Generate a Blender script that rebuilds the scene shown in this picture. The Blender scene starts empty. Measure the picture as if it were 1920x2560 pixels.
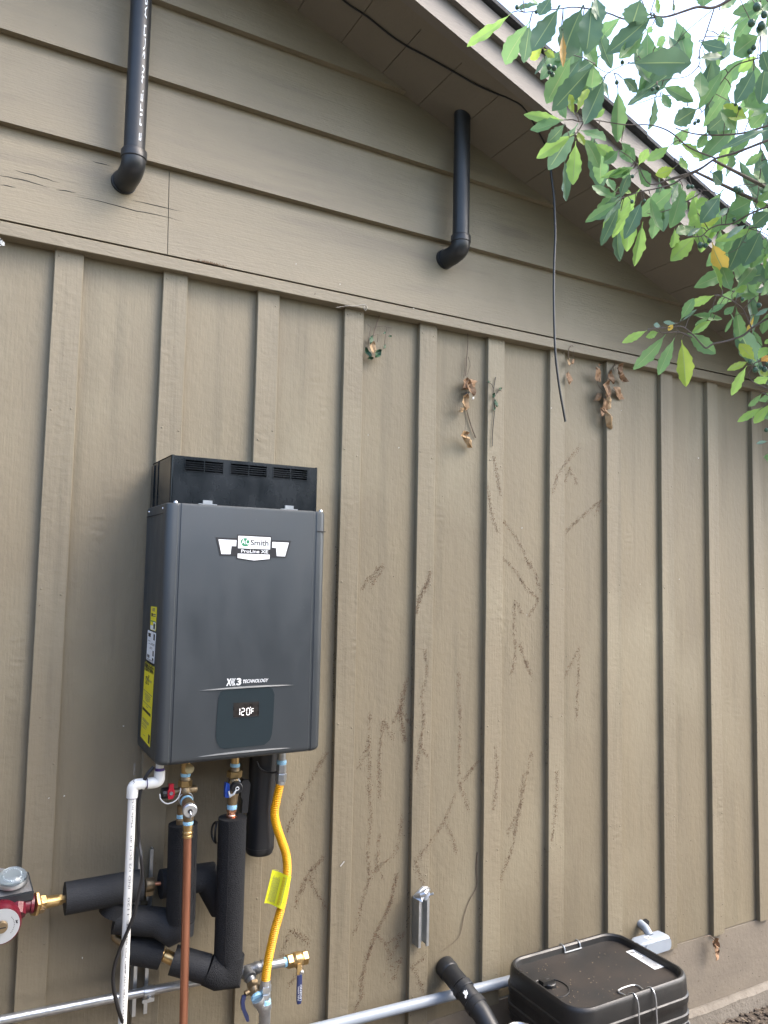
import bpy, math, random
from mathutils import Vector as V, Matrix, noise
random.seed(11)
rnd = random.uniform
S = bpy.context.scene
COL = S.collection
PI = math.pi
GROUND = -1.88          # heights are measured from the eye level of the camera

# ------------------------------------------------------------------ camera
cd = bpy.data.cameras.new('camera'); cam = bpy.data.objects.new('camera', cd); COL.objects.link(cam)
cd.sensor_fit = 'VERTICAL'; cd.sensor_height = 36.0; cd.lens = 36.0 * 1948.3 / 2560.0
cd.clip_start = .05; cd.clip_end = 500
R_, U_, F_ = V((0.8728,-0.4877,0.0201)), V((-0.0555,-0.0581,0.9968)), V((0.4849,0.8711,0.0778))
cam.matrix_world = Matrix(((R_.x, U_.x, -F_.x, -0.211), (R_.y, U_.y, -F_.y, -2.3458), (R_.z, U_.z, -F_.z, 0.0), (0, 0, 0, 1)))
S.camera = cam

# ------------------------------------------------------------------ light
SUN_DIR = V((.68, -.45, .92)).normalized()      # towards the bright part of the sky
w = bpy.data.worlds.new('World'); S.world = w; w.use_nodes = True
nt = w.node_tree; bg = nt.nodes['Background']
sky = nt.nodes.new('ShaderNodeTexSky'); sky.sky_type = 'NISHITA'; sky.sun_disc = False
sky.sun_elevation = math.asin(SUN_DIR.z); sky.sun_rotation = math.atan2(SUN_DIR.x, SUN_DIR.y)
sky.air_density = 1.0; sky.dust_density = 3.5; sky.ozone_density = 1.0
nt.links.new(sky.outputs[0], bg.inputs[0]); bg.inputs[1].default_value = .15
sl = bpy.data.lights.new('sun', 'SUN'); sl.energy = 0.5; sl.angle = math.radians(42); sl.color = (1, .95, .88)
so = bpy.data.objects.new('sun', sl); COL.objects.link(so)
so.rotation_euler = SUN_DIR.to_track_quat('Z', 'Y').to_euler(); so.location = (6, -5, 6)
vs = S.view_settings; vs.view_transform = 'Standard'; vs.look = 'None'; vs.gamma = 1; vs.use_curve_mapping = False
vs.exposure = 2.42
S.render.engine = 'CYCLES'

# ------------------------------------------------------------------ materials
MATS = {}
def mat(name, col, rough=.6, metal=0, col2=None, vscale=(4, 4, 4), vamt=.5, bump=0, bscale=(60, 60, 60), bdetail=4, spec=.5, coat=0,
        speck=None, speck_scale=90, speck_lo=.68, bump2=None, emit=0, trans=0, aniso_wave=None, rvar=0, objvar=0, stain=None):
    m = bpy.data.materials.new(name); m.use_nodes = True; MATS[name] = m
    t = m.node_tree; N = t.nodes; L = t.links; p = N['Principled BSDF']
    p.inputs['Roughness'].default_value = rough; p.inputs['Metallic'].default_value = metal
    p.inputs['Specular IOR Level'].default_value = spec; p.inputs['Coat Weight'].default_value = coat
    if trans: p.inputs['Transmission Weight'].default_value = trans
    geo = N.new('ShaderNodeNewGeometry')
    def noise_tex(scale, detail=4, rough_=.55):
        mp = N.new('ShaderNodeMapping'); mp.inputs['Scale'].default_value = scale
        L.new(geo.outputs['Position'], mp.inputs[0])
        n = N.new('ShaderNodeTexNoise'); n.inputs['Scale'].default_value = 1; n.inputs['Detail'].default_value = detail
        n.inputs['Roughness'].default_value = rough_; L.new(mp.outputs[0], n.inputs['Vector']); return n.outputs[0]
    def ramp(x, lo, hi):
        r = N.new('ShaderNodeMapRange'); r.inputs[1].default_value = lo; r.inputs[2].default_value = hi; L.new(x, r.inputs[0]); return r.outputs[0]
    def mix(fac, a, b):
        x = N.new('ShaderNodeMix'); x.data_type = 'RGBA'
        L.new(fac, x.inputs[0])
        for s, v in ((x.inputs[6], a), (x.inputs[7], b)):
            if isinstance(v, tuple): s.default_value = (*v, 1)
            else: L.new(v, s)
        return x.outputs[2]
    c = None
    if col2:
        c = mix(ramp(noise_tex(vscale, 5), .5 - vamt / 2, .5 + vamt / 2), col, col2)
    if stain:               # rain streaks and worn, chalky patches
        sc1, dark, pale = stain
        c = mix(ramp(noise_tex(sc1, 5), .54, .78), c, dark)
        c = mix(ramp(noise_tex((2.3, 2.3, 1.4), 4), .50, .80), c, pale)
    if speck:
        c = mix(ramp(noise_tex((speck_scale,) * 3, 2), speck_lo, speck_lo + .05), c if c else col, speck)
    if objvar:
        oi = N.new('ShaderNodeObjectInfo'); mr = N.new('ShaderNodeMapRange'); mr.inputs[3].default_value = 1 - objvar; mr.inputs[4].default_value = 1 + objvar
        L.new(oi.outputs['Random'], mr.inputs[0]); hs = N.new('ShaderNodeHueSaturation'); L.new(mr.outputs[0], hs.inputs['Value']); L.new(c, hs.inputs['Color']); c = hs.outputs[0]
    if rvar:
        rn = N.new('ShaderNodeMapRange'); rn.inputs[1].default_value = .3; rn.inputs[2].default_value = .7; rn.inputs[3].default_value = rough - rvar; rn.inputs[4].default_value = rough + rvar
        L.new(noise_tex((11, 11, 5), 5), rn.inputs[0]); L.new(rn.outputs[0], p.inputs['Roughness'])
    if c: L.new(c, p.inputs['Base Color'])
    else: p.inputs['Base Color'].default_value = (*col, 1)
    if emit:
        p.inputs['Emission Color'].default_value = (*col, 1); p.inputs['Emission Strength'].default_value = emit
    h = None
    if bump:
        bn = N.new('ShaderNodeBump'); bn.inputs['Strength'].default_value = bump; bn.inputs['Distance'].default_value = .004
        L.new(noise_tex(bscale, bdetail), bn.inputs['Height']); h = bn
    if bump2:
        s2, sc2 = bump2
        b2 = N.new('ShaderNodeBump'); b2.inputs['Strength'].default_value = s2; b2.inputs['Distance'].default_value = .004
        L.new(noise_tex(sc2, 3), b2.inputs['Height'])
        if h: L.new(h.outputs[0], b2.inputs['Normal'])
        h = b2
    if aniso_wave:           # weathered cathedral grain that stands proud in patches
        s3, axis = aniso_wave
        mp = N.new('ShaderNodeMapping'); mp.inputs['Scale'].default_value = (11, 11, 17)
        L.new(geo.outputs['Position'], mp.inputs[0])
        wv = N.new('ShaderNodeTexWave'); wv.wave_type = 'BANDS'; wv.bands_direction = 'Z'
        wv.inputs['Scale'].default_value = .55; wv.inputs['Distortion'].default_value = 14; wv.inputs['Detail'].default_value = 3; wv.inputs['Detail Scale'].default_value = .9
        L.new(mp.outputs[0], wv.inputs[0])
        mk = ramp(noise_tex((10, 10, 2.6), 2), .60, .72)
        ml = N.new('ShaderNodeMath'); ml.operation = 'MULTIPLY'; L.new(wv.outputs['Fac'], ml.inputs[0]); L.new(mk, ml.inputs[1])
        b3 = N.new('ShaderNodeBump'); b3.inputs['Strength'].default_value = s3; b3.inputs['Distance'].default_value = .004
        L.new(ml.outputs[0], b3.inputs['Height'])
        if h: L.new(h.outputs[0], b3.inputs['Normal'])
        h = b3
    if h: L.new(h.outputs[0], p.inputs['Normal'])
    return m

TAN, TAN2 = (.181, .151, .097), (.152, .128, .085)
mat('paint_vertical', TAN, .62, col2=TAN2, vscale=(9, 9, 1.6), vamt=.5, bump=.26, bscale=(170, 170, 12), bdetail=6, bump2=(.45, (48, 48, 38)), speck=(.10, .07, .045), speck_scale=75, speck_lo=.735, aniso_wave=(.16, 'Z'), objvar=.07, stain=((17, 17, .9), (.124, .106, .069), (.212, .186, .126)))
mat('paint_batten', (.187, .157, .104), .6, col2=(.161, .137, .093), vscale=(12, 12, 2), vamt=.5, bump=.28, bscale=(140, 140, 12), bdetail=6, bump2=(.42, (40, 40, 60)), speck=(.10, .07, .045), speck_scale=80, speck_lo=.745, aniso_wave=(.24, 'Z'), objvar=.06, stain=((24, 24, 1.1), (.128, .110, .073), (.217, .191, .130)))
mat('paint_horizontal', TAN, .55, col2=TAN2, vscale=(1.6, 9, 9), vamt=.5, bump=.4, bscale=(16, 200, 200), bdetail=5, bump2=(.2, (90, 90, 90)), speck=(.11, .085, .06), speck_scale=70, speck_lo=.76, objvar=.035, stain=((1.4, 12, 14), (.125, .104, .071), (.205, .176, .122)))
mat('paint_trim', (.190, .160, .108), .55, col2=TAN2, vscale=(3, 9, 9), bump=.4, bscale=(30, 120, 120), speck=(.08, .06, .04), speck_scale=60, speck_lo=.72)
mat('paint_fascia', (.145, .128, .108), .55, col2=(.125, .110, .095), vscale=(3, 9, 9), bump=.25, bscale=(30, 160, 160))
mat('paint_soffit', (.150, .130, .098), .65, col2=(.132, .115, .088), vscale=(2, 5, 5), bump=.3, bscale=(90, 90, 90))
mat('concrete_painted', (.185, .158, .122), .8, col2=(.14, .12, .094), vscale=(5, 5, 9), vamt=.5, bump=.5, bscale=(60, 60, 60), bdetail=6, speck=(.10, .075, .05), speck_scale=55, speck_lo=.70)
mat('concrete_bare', (.19, .17, .14), .9, col2=(.12, .105, .085), vscale=(12, 12, 12), bump=.9, bscale=(60, 60, 60), speck=(.12, .10, .08), speck_scale=60, speck_lo=.62)
mat('asphalt_shingle', (.060, .062, .066), .9, col2=(.035, .036, .04), vscale=(60, 60, 60), bump=.6, bscale=(250, 250, 250))
mat('soil', (.050, .037, .026), .95, col2=(.085, .066, .048), vscale=(14, 14, 14), bump=1, bscale=(45, 45, 45), bdetail=8)
mat('soil_light', (.10, .08, .06), .95, col2=(.045, .034, .026), vscale=(60, 60, 60), bump=.8, bscale=(120, 120, 120))
mat('straw', (.30, .24, .16), .8, col2=(.18, .135, .09), vscale=(60, 60, 60))
mat('heater_steel', (.048, .055, .060), .42, .3, col2=(.043, .050, .055), rvar=.10, speck=(.062, .068, .072), speck_scale=150, speck_lo=.72, vscale=(5, 5, 5), bump=.05, bscale=(700, 700, 700))
mat('heater_panel', (.024, .033, .037), .16, .0, spec=.6, coat=.3, bump=.03, bscale=(9, 9, 9))
mat('black_cover', (.006, .008, .010), .22, 0, rvar=.12, col2=(.011, .014, .017), vscale=(12, 12, 12), spec=.4)
mat('cavity', (.006, .006, .007), .8)
mat('black_plastic', (.012, .013, .015), .38, spec=.5, bump=.12, bscale=(300, 300, 300))
mat('box_plastic', (.008, .009, .010), .40, rvar=.15, bump=.2, bscale=(420, 420, 420), col2=(.014, .0135, .013), vscale=(20, 20, 20))
mat('box_top', (.009, .009, .009), .55, bump=.3, bscale=(320, 320, 320), col2=(.026, .020, .016), vscale=(9, 9, 9), vamt=.35, speck=(.07, .058, .045), speck_scale=230, speck_lo=.755)
mat('abs_pipe', (.011, .013, .016), .42, spec=.45, rvar=.1, bump=.05, bscale=(60, 60, 60), col2=(.018, .019, .02), vscale=(30, 30, 30))
mat('foam', (.0070, .0080, .0095), .88, spec=.35, bump=1.0, bscale=(330, 330, 420), bdetail=3, col2=(.012, .013, .015), vscale=(70, 70, 90))
mat('foam_smooth', (.010, .0115, .014), .7, spec=.4, bump=.45, bscale=(160, 420, 420), col2=(.015, .017, .020), vscale=(18, 18, 18))
mat('white_pvc', (.74, .74, .70), .35, col2=(.66, .66, .63), vscale=(18, 18, 18))
mat('purple_primer', (.06, .03, .16), .4)
mat('grey_pvc', (.27, .31, .355), .42, col2=(.24, .275, .32), vscale=(14, 14, 14), speck=(.22, .22, .22), speck_scale=120, speck_lo=.72)
mat('brass', (.60, .43, .20), .30, .9, col2=(.42, .29, .13), vscale=(50, 50, 50), bump=.15, bscale=(200, 200, 200))
mat('brass_dull', (.28, .215, .13), .42, .8, col2=(.20, .15, .09), vscale=(40, 40, 40), bump=.2, bscale=(220, 220, 220))
mat('copper', (.42, .19, .115), .34, .8, col2=(.30, .125, .075), vscale=(25, 25, 6))
mat('copper_new', (.75, .40, .27), .2, .95)
mat('galvanised', (.50, .52, .53), .34, .85, col2=(.36, .38, .40), vscale=(60, 60, 60), bump=.1, bscale=(160, 160, 160))
mat('zinc', (.50, .52, .53), .34, .85, col2=(.38, .40, .42), vscale=(60, 60, 60))
mat('cast_iron_grey', (.24, .25, .26), .4, .8, col2=(.15, .16, .17), vscale=(50, 50, 50), bump=.3, bscale=(200, 200, 200))
mat('thread_tape', (.22, .50, .72), .55, bump=.5, bscale=(200, 200, 500), col2=(.36, .60, .76), vscale=(90, 90, 200))
mat('yellow_coating', (.78, .40, .012), .38, col2=(.70, .34, .01), vscale=(30, 30, 30))
mat('yellow_label', (.72, .64, .02), .45)
mat('yellow_tag', (.66, .66, .02), .45)
mat('white_label', (.70, .73, .75), .45)
mat('ink', (.012, .012, .014), .5)
mat('ink_grey', (.12, .12, .12), .5)
mat('ink_amber', (.45, .22, .02), .5)
mat('white_print', (.78, .80, .80), .4)
mat('logo_green', (.015, .20, .085), .4)
mat('red_plastic', (.42, .012, .03), .35)
mat('blue_plastic', (.012, .06, .34), .35)
mat('blue_vinyl', (.012, .022, .085), .3, spec=.55)
mat('pump_red', (.11, .006, .016), .36, col2=(.09, .005, .013), vscale=(30, 30, 30), bump=.15, bscale=(160, 160, 160))
mat('pump_black', (.02, .024, .028), .35)
mat('nameplate', (.42, .45, .47), .35, .5)
mat('clear_dome', (.85, .95, 1.0), .04, 0, trans=1)
mat('rubber', (.008, .008, .009), .4)
mat('strap_white', (.62, .64, .64), .4)
mat('screen_glass', (.012, .010, .010), .06, col2=(.05, .045, .04), vscale=(40, 40, 40), spec=.7)
mat('digit', (1.0, .94, .92), .5, emit=.30)
mat('dead_leaf', (.19, .105, .055), .75, col2=(.33, .21, .12), vscale=(60, 60, 60), bump=.4, bscale=(160, 160, 160))
mat('dead_leaf_pale', (.42, .29, .16), .75, col2=(.28, .18, .095), vscale=(60, 60, 60))
mat('ivy_leaf', (.025, .07, .03), .45)
mat('twig', (.09, .068, .048), .85, col2=(.16, .12, .09), vscale=(90, 90, 90))
mat('dark_twig', (.035, .032, .03), .8)
mat('rootlets', (.20, .115, .065), .9, col2=(.12, .075, .048), vscale=(50, 50, 50))
mat('rootlets_dark', (.05, .038, .028), .9, col2=(.025, .02, .017), vscale=(40, 40, 40))
mat('bark', (.095, .072, .062), .8, col2=(.16, .13, .11), vscale=(60, 60, 60), bump=.5, bscale=(120, 120, 120))
mat('berry', (.045, .095, .055), .35)
mat('shavings', (.6, .6, .57), .6)
mat('web', (.45, .42, .38), .9)
mat('dirt_fleck', (.06, .045, .032), .9)

def leaf_mat(name, col, col2, tr=.5):
    m = bpy.data.materials.new(name); m.use_nodes = True; MATS[name] = m
    t = m.node_tree; N = t.nodes; L = t.links; p = N['Principled BSDF']; o = N['Material Output']
    geo = N.new('ShaderNodeNewGeometry'); n = N.new('ShaderNodeTexNoise'); n.inputs['Scale'].default_value = 30; n.inputs['Detail'].default_value = 3
    L.new(geo.outputs['Position'], n.inputs['Vector'])
    x = N.new('ShaderNodeMix'); x.data_type = 'RGBA'; x.inputs[6].default_value = (*col, 1); x.inputs[7].default_value = (*col2, 1); L.new(n.outputs[0], x.inputs[0])
    L.new(x.outputs[2], p.inputs['Base Color']); p.inputs['Roughness'].default_value = .38; p.inputs['Specular IOR Level'].default_value = .45
    tl = N.new('ShaderNodeBsdfTranslucent'); 
    br = N.new('ShaderNodeBrightContrast'); br.inputs['Bright'].default_value = .02; L.new(x.outputs[2], br.inputs[0]); L.new(br.outputs[0], tl.inputs[0])
    ms = N.new('ShaderNodeMixShader'); ms.inputs[0].default_value = tr
    L.new(p.outputs[0], ms.inputs[1]); L.new(tl.outputs[0], ms.inputs[2]); L.new(ms.outputs[0], o.inputs[0])
leaf_mat('leaf_d', (.095, .185, .110), (.120, .215, .115), .45)
leaf_mat('leaf_m', (.150, .290, .120), (.190, .340, .125), .5)
leaf_mat('leaf_b', (.270, .470, .120), (.330, .520, .130), .52)
leaf_mat('leaf_y', (.330, .480, .080), (.400, .500, .090), .52)
leaf_mat('leaf_Y', (.70, .50, .09), (.62, .47, .10), .45)
leaf_mat('leaf_o', (.62, .32, .09), (.55, .36, .10), .45)
leaf_mat('leaf_rib', (.26, .36, .16), (.30, .40, .18), .4)
leaf_mat('leaf_p', (.20, .32, .24), (.26, .36, .27), .4)

# ------------------------------------------------------------------ mesh helpers
WPOS = {}
class MB:
    def __init__(s): s.v = []; s.f = []
    def add(s, vs, fs):
        o = len(s.v); s.v += [tuple(a) for a in vs]; s.f += [tuple(i + o for i in f) for f in fs]; return s
    def box(s, a, b):
        x0, x1 = sorted((a[0], b[0])); y0, y1 = sorted((a[1], b[1])); z0, z1 = sorted((a[2], b[2]))
        return s.add([(x0,y0,z0),(x1,y0,z0),(x1,y1,z0),(x0,y1,z0),(x0,y0,z1),(x1,y0,z1),(x1,y1,z1),(x0,y1,z1)],
                     [(0,3,2,1),(4,5,6,7),(0,1,5,4),(1,2,6,5),(2,3,7,6),(3,0,4,7)])
    def slab(s, pts, off):
        # flat polygon thickened along an offset vector
        n = len(pts); off = V(off); a = [V(p) for p in pts]; b = [p + off for p in a]
        nor = sum(((a[i] - a[0]).cross(a[(i + 1) % n] - a[0]) for i in range(1, n - 1)), V())
        if nor.dot(off) > 0: a.reverse(); b.reverse()
        return s.add(a + b, [tuple(range(n)), tuple(range(2 * n - 1, n - 1, -1))] + [(i, n + i, n + (i + 1) % n, (i + 1) % n) for i in range(n)])
    def rings(s, rs, cap=True):
        n = len(rs[0]); vs = [p for r in rs for p in r]; fs = []
        for k in range(len(rs) - 1):
            for i in range(n): fs.append((k*n+i, k*n+(i+1)%n, (k+1)*n+(i+1)%n, (k+1)*n+i))
        if cap: fs += [tuple(range(n - 1, -1, -1)), tuple((len(rs)-1)*n + i for i in range(n))]
        return s.add(vs, fs)
    def rev(s, p0, p1, prof, n=20, cap=True):
        # surface of revolution: prof = [(t along p0->p1, radius)]
        p0, p1 = V(p0), V(p1); d = (p1 - p0); ax = d.normalized()
        a = ax.orthogonal().normalized(); b = ax.cross(a)
        return s.rings([[p0 + d * t + (a * math.cos(2*PI*i/n) + b * math.sin(2*PI*i/n)) * r for i in range(n)] for t, r in prof], cap)
    def cyl(s, p0, p1, r, n=20): return s.rev(p0, p1, [(0, r), (1, r)], n)
    def tube(s, path, r, n=14, cap=True):
        P = [V(p) for p in path]; k = len(P); rr = r if isinstance(r, (list, tuple)) else [r] * k
        T = [(P[i+1] - P[i]).normalized() for i in range(k - 1)]
        a = T[0].orthogonal().normalized(); rs = []
        for i in range(k):
            if i == 0: t = T[0]; sc = 1; dirm = None
            elif i == k - 1: t = T[-1]; dirm = None
            else:
                t = (T[i-1] + T[i]).normalized()
            a = (a - t * a.dot(t)).normalized(); b = t.cross(a)
            ring = []
            st = None; sc = 1
            if 0 < i < k - 1:
                dv = (T[i] - T[i-1]); c = max(.35, t.dot(T[i]))
                if dv.length > 1e-4: st = (dv - t * dv.dot(t)).normalized(); sc = 1 / c
            for j in range(n):
                q = a * math.cos(2*PI*j/n) + b * math.sin(2*PI*j/n)
                if st is not None: q = q + st * q.dot(st) * (sc - 1)
                ring.append(P[i] + q * rr[i])
            rs.append(ring)
        return s.rings(rs, cap)
    def ball(s, c, r, n=10, m=7, sc=(1, 1, 1)):
        c = V(c); rs = []
        for k in range(m + 1):
            th = PI * (k + .02) / (m + .04); rs.append([c + V((math.sin(th)*math.cos(2*PI*i/n)*sc[0], math.sin(th)*math.sin(2*PI*i/n)*sc[1], -math.cos(th)*sc[2])) * r for i in range(n)])
        return s.rings(rs)
    def build(s, name, m, parent=None, smooth=35, **tags):
        me = bpy.data.meshes.new(name); n = len(s.v)
        c = V([sum(p[i] for p in s.v) / n for i in range(3)])
        me.from_pydata([(p[0]-c.x, p[1]-c.y, p[2]-c.z) for p in s.v], [], s.f); me.update()
        if smooth:
            me.shade_smooth(); me.set_sharp_from_angle(angle=math.radians(smooth))
        me.materials.append(MATS[m])
        return link(name, me, parent, c, **tags)
def link(name, me, parent, c, **tags):
    o = bpy.data.objects.new(name, me); COL.objects.link(o)
    o.parent = parent; o.location = c - (WPOS[parent.name] if parent else V()); WPOS[o.name] = V(c)
    for k, v in tags.items(): o[k] = v
    return o
def thing(name, loc, label, category, group=None):
    o = bpy.data.objects.new(name, None); COL.objects.link(o); o.empty_display_size = .05
    o.location = loc; WPOS[o.name] = V(loc); o['label'] = label; o['category'] = category
    if group: o['group'] = group
    return o
def cr(path, sub=8):
    # Catmull-Rom resampling
    P = [V(p) for p in path]; P = [P[0] * 2 - P[1]] + P + [P[-1] * 2 - P[-2]]; out = []
    for i in range(1, len(P) - 2):
        for k in range(sub):
            t = k / sub; a, b, c, d = P[i-1], P[i], P[i+1], P[i+2]
            out.append(.5 * ((2*b) + (c-a)*t + (2*a-5*b+4*c-d)*t*t + (3*b-a-3*c+d)*t**3))
    return out + [P[-2]]
def arc(p0, pc, p1, n=6):
    # quadratic bend between two points round a corner point
    p0, pc, p1 = V(p0), V(pc), V(p1)
    return [p0 * (1-t)**2 + pc * 2*t*(1-t) + p1 * t*t for t in [i / n for i in range(n + 1)]]
def rrect(x0, x1, y0, y1, r, n=5):
    out = []
    for cx, cy, a0 in ((x1-r, y1-r, 0), (x0+r, y1-r, 90), (x0+r, y0+r, 180), (x1-r, y0+r, 270)):
        for i in range(n + 1):
            a = math.radians(a0 + 90 * i / n); out.append((cx + r*math.cos(a), cy + r*math.sin(a)))
    return out
def hexnut(mb, p0, p1, r):
    mb.rev(p0, p1, [(0, r*.9), (.12, r), (.88, r), (1, r*.9)], 6)
def text(string, name, m, parent, left, width=None, height=.01, face='front', shear=0, bold=0):
    # flat print; left = lower left corner, on a front (-y) or a left side (-x) face
    cu = bpy.data.curves.new(name, 'FONT'); cu.body = string; cu.size = 1; cu.shear = shear; cu.offset = bold; cu.resolution_u = 3; cu.extrude = .0
    ob = bpy.data.objects.new(name, cu); COL.objects.link(ob)
    me = bpy.data.meshes.new_from_object(ob.evaluated_get(bpy.context.evaluated_depsgraph_get()))
    bpy.data.objects.remove(ob); bpy.data.curves.remove(cu)
    xs = [v.co.x for v in me.vertices]; ys = [v.co.y for v in me.vertices]
    x0, x1, y0, y1 = min(xs), max(xs), min(ys), max(ys); sy = height / (y1 - y0); sx = (width / (x1 - x0)) if width else sy
    left = V(left)
    for v in me.vertices:
        a, b = (v.co.x - x0) * sx, (v.co.y - y0) * sy
        v.co = V((a, 0, b)) if face == 'front' else (V((0, -a, b)) if face == 'side' else V((a, b, 0)))
    me.materials.clear(); me.materials.append(MATS[m])
    return link(name, me, parent, left)
FR = (0, -.0006, 0)

# ------------------------------------------------------------------ house
BX = [i * .3048 + o for i, o in enumerate([0.0047,0.0035,-0.0015,0.0025,-0.0025,-0.0055,-0.0077,-0.0083,0.0062,0.0017,0.0067])]
BW = [.0768, .0739, .0731, .0728, .0729, .0770, .0766, .0800, .0744, .0700, .0740]
for i in range(11, 13): BX.append(i * .3048); BW.append(.075)
for i in range(1, 9): BX.insert(0, -i * .3048); BW.insert(0, .075)
XL, XR = -2.55, 3.72
SZ = lambda x: 2.124 - .355 * x            # underside of the roof overhang
house = thing('house', (.6, 0, GROUND), 'tan painted house gable wall with board and batten below and lap siding above', 'house')
Z0 = -1.52
for i in range(len(BX)):
    b = MB(); x, wd = BX[i], BW[i]
    top = min(.903, SZ(x) + .02)
    # slightly waney front arris
    n = 14; rs = []
    for k in range(n + 1):
        z = Z0 - .004 + rnd(-.002, .002) * (k == 0) + (top - Z0) * k / n; e = rnd(-.0007, .0007); f = rnd(-.0007, .0007)
        rs.append([(x+e, -.0005, z), (x+e, -.0185, z), (x+e+.0015, -.02, z), (x+wd+f-.0015, -.02, z), (x+wd+f, -.0185, z), (x+wd+f, -.0005, z)])
    b.rings(rs).build('batten', 'paint_batten', house, smooth=0)
edges = [XL] + [x + w_ / 2 for x, w_ in zip(BX, BW)] + [XR]
for a, c in zip(edges[:-1], edges[1:]):
    if c - a < .02: continue
    MB().box((a + .001, 0, Z0 + rnd(-.003, .003)), (c - .001, .02, min(.93, SZ(a) + .02))).build('wall_board', 'paint_vertical', house, smooth=0)
nl = MB()
for x, wd in zip(BX, BW):
    for z in (.86, .42, -.05, -.52, -1.0, -1.42):
        for dx in (.012, wd - .012):
            if random.random() < .8: c = V((x + dx + rnd(-.003, .003), -.0202, z + rnd(-.03, .03))); nl.rev(c, c + V((0, -.0012, 0)), [(0, .0032), (.6, .0030), (1, .0018)], 7)
nl.build('nail_heads', 'paint_batten', house, 60, kind='stuff')
# ledge trim between the two kinds of siding
t = MB(); xe = (2.124 - .93) / .355
t.rings([[(x, .0, .8935), (x, -.0435, .8935), (x, -.045, .895), (x, -.045, .9285), (x, -.043, .931), (x, -.018, .9365), (x, .0, .9365)] for x in (XL, -.9, .5, 1.6, 2.5, xe)]).build('ledge_trim', 'paint_trim', house, smooth=0)
# lap siding, each course tucked behind the one above it
LAP = [.938, 1.212, 1.4745, 1.722, 1.985, 2.25, 2.515, 2.78]
def siding(x0, x1, z0, z1):
    xb, xt = min(x1, (2.145 - z0) / .355), min(x1, (2.145 - z1) / .355)
    b = MB(); yb, yt = -.040, -.014
    pts = [(x0, z0, yb), (xb, z0, yb), (xt, z1, yt), (x0, z1, yt)]
    b.add([(p[0], p[2], p[1]) for p in pts] + [(p[0], 0 if i < 2 else -.001, p[1]) for i, p in enumerate(pts)],
          [(0,1,2,3), (7,6,5,4), (1,0,4,5), (2,1,5,6), (3,2,6,7), (0,3,7,4)])
    b.build('siding_board', 'paint_horizontal', house, smooth=0)
JX = [.3125, -1.2, 2.9, -.6, -2.0, -1.0, -1.6]
for k in range(7):
    xe = (2.145 - LAP[k]) / .355
    if JX[k] < xe - .1: siding(XL, JX[k] - .001, LAP[k], LAP[k+1] + .018); siding(JX[k] + .001, XR, LAP[k], LAP[k+1] + .018)
    else: siding(XL, XR, LAP[k], LAP[k+1] + .018)
ck = MB()
for pts in [[(-0.1676,1.061),(-0.1106,1.0648),(-0.0638,1.0642),(-0.0188,1.0614)],[(0.052,1.0542),(0.1213,1.057),(0.1996,1.0538),(0.2804,1.0562),(0.3535,1.0561)],[(-0.1118,1.0877),(-0.059,1.0869),(0.0074,1.0834)],[(0.1983,1.0839),(0.2792,1.0846),(0.3544,1.0855)],[(-0.1436,1.036),(-0.1035,1.0388)],[(-0.0036,1.06),(0.0514,1.0664)],[(0.0903,1.1753),(0.1417,1.1745)]]:
    q = []
    for x, z in pts: q.append(V((x, -.040 + .026 * (z - .938) / .292 - .0002, z)))
    q = cr(q, 4); q = [p + V((0, 0, rnd(-.0012, .0012))) for p in q]
    ck.tube(q, [.0001 + .0011 * math.sin(PI * i / (len(q) - 1)) for i in range(len(q))], 5)
ck.build('wood_cracks', 'cavity', house, 0, kind='stuff')
# roof overhang: soffit boards, rake boards, shingles
def sloped(name, m, x0, x1, y0, y1, v0, v1):
    return MB().add([(x, y, SZ(x) + v) for v in (v0, v1) for x, y in ((x0, y0), (x1, y0), (x1, y1), (x0, y1))],
        [(0,3,2,1), (4,5,6,7), (0,1,5,4), (1,2,6,5), (2,3,7,6), (3,0,4,7)]).build(name, m, house, smooth=0)
x = .71 - .161 * 20
while x < 4.1:
    sloped('soffit_board', 'paint_soffit', x + .0012, x + .161 - .0012, -.306, .02, rnd(-.0006, .0006), .016); x += .161
sloped('soffit_trim', 'paint_soffit', -2.6, 4.15, -.365, -.300, -.005, .012)
sloped('fascia', 'paint_fascia', -2.6, 4.15, -.402, -.366, -.036, .118)
sloped('rake_trim', 'paint_fascia', -2.6, 4.15, -.423, -.403, .050, .124)
sloped('roof_deck', 'paint_soffit', -2.6, 4.15, -.40, 3.0, .119, .134)
x = -2.6
while x < 4.15:
    sloped('shingle_course', 'asphalt_shingle', x, min(x + .145, 4.18), -.440 - rnd(0, .006), 3.0, .135, .148 + rnd(0, .002)); x += .1452
fo = MB().box((XL, -.004, -1.80), (XR, .12, Z0 - .004)).build('foundation', 'concrete_painted', house, smooth=0)
ft = MB()
n = 60; rs = []
for k in range(n + 1):
    xx = XL + (XR - XL) * k / n; j = rnd(-.006, .006)
    rs.append([(xx, .1, -2.1), (xx, -.05 + j, -2.1), (xx, -.032 + j, -1.815 + j), (xx, -.016 + j * .5, -1.801 + rnd(-.003, .003)), (xx, .1, -1.801)])
ft.rings(rs).build('footing', 'concrete_bare', house, smooth=40)
MB().box((XR + .001, -.02, -2.0), (XR + .03, 3.0, .80)).build('side_wall', 'paint_vertical', house, smooth=0)

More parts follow.
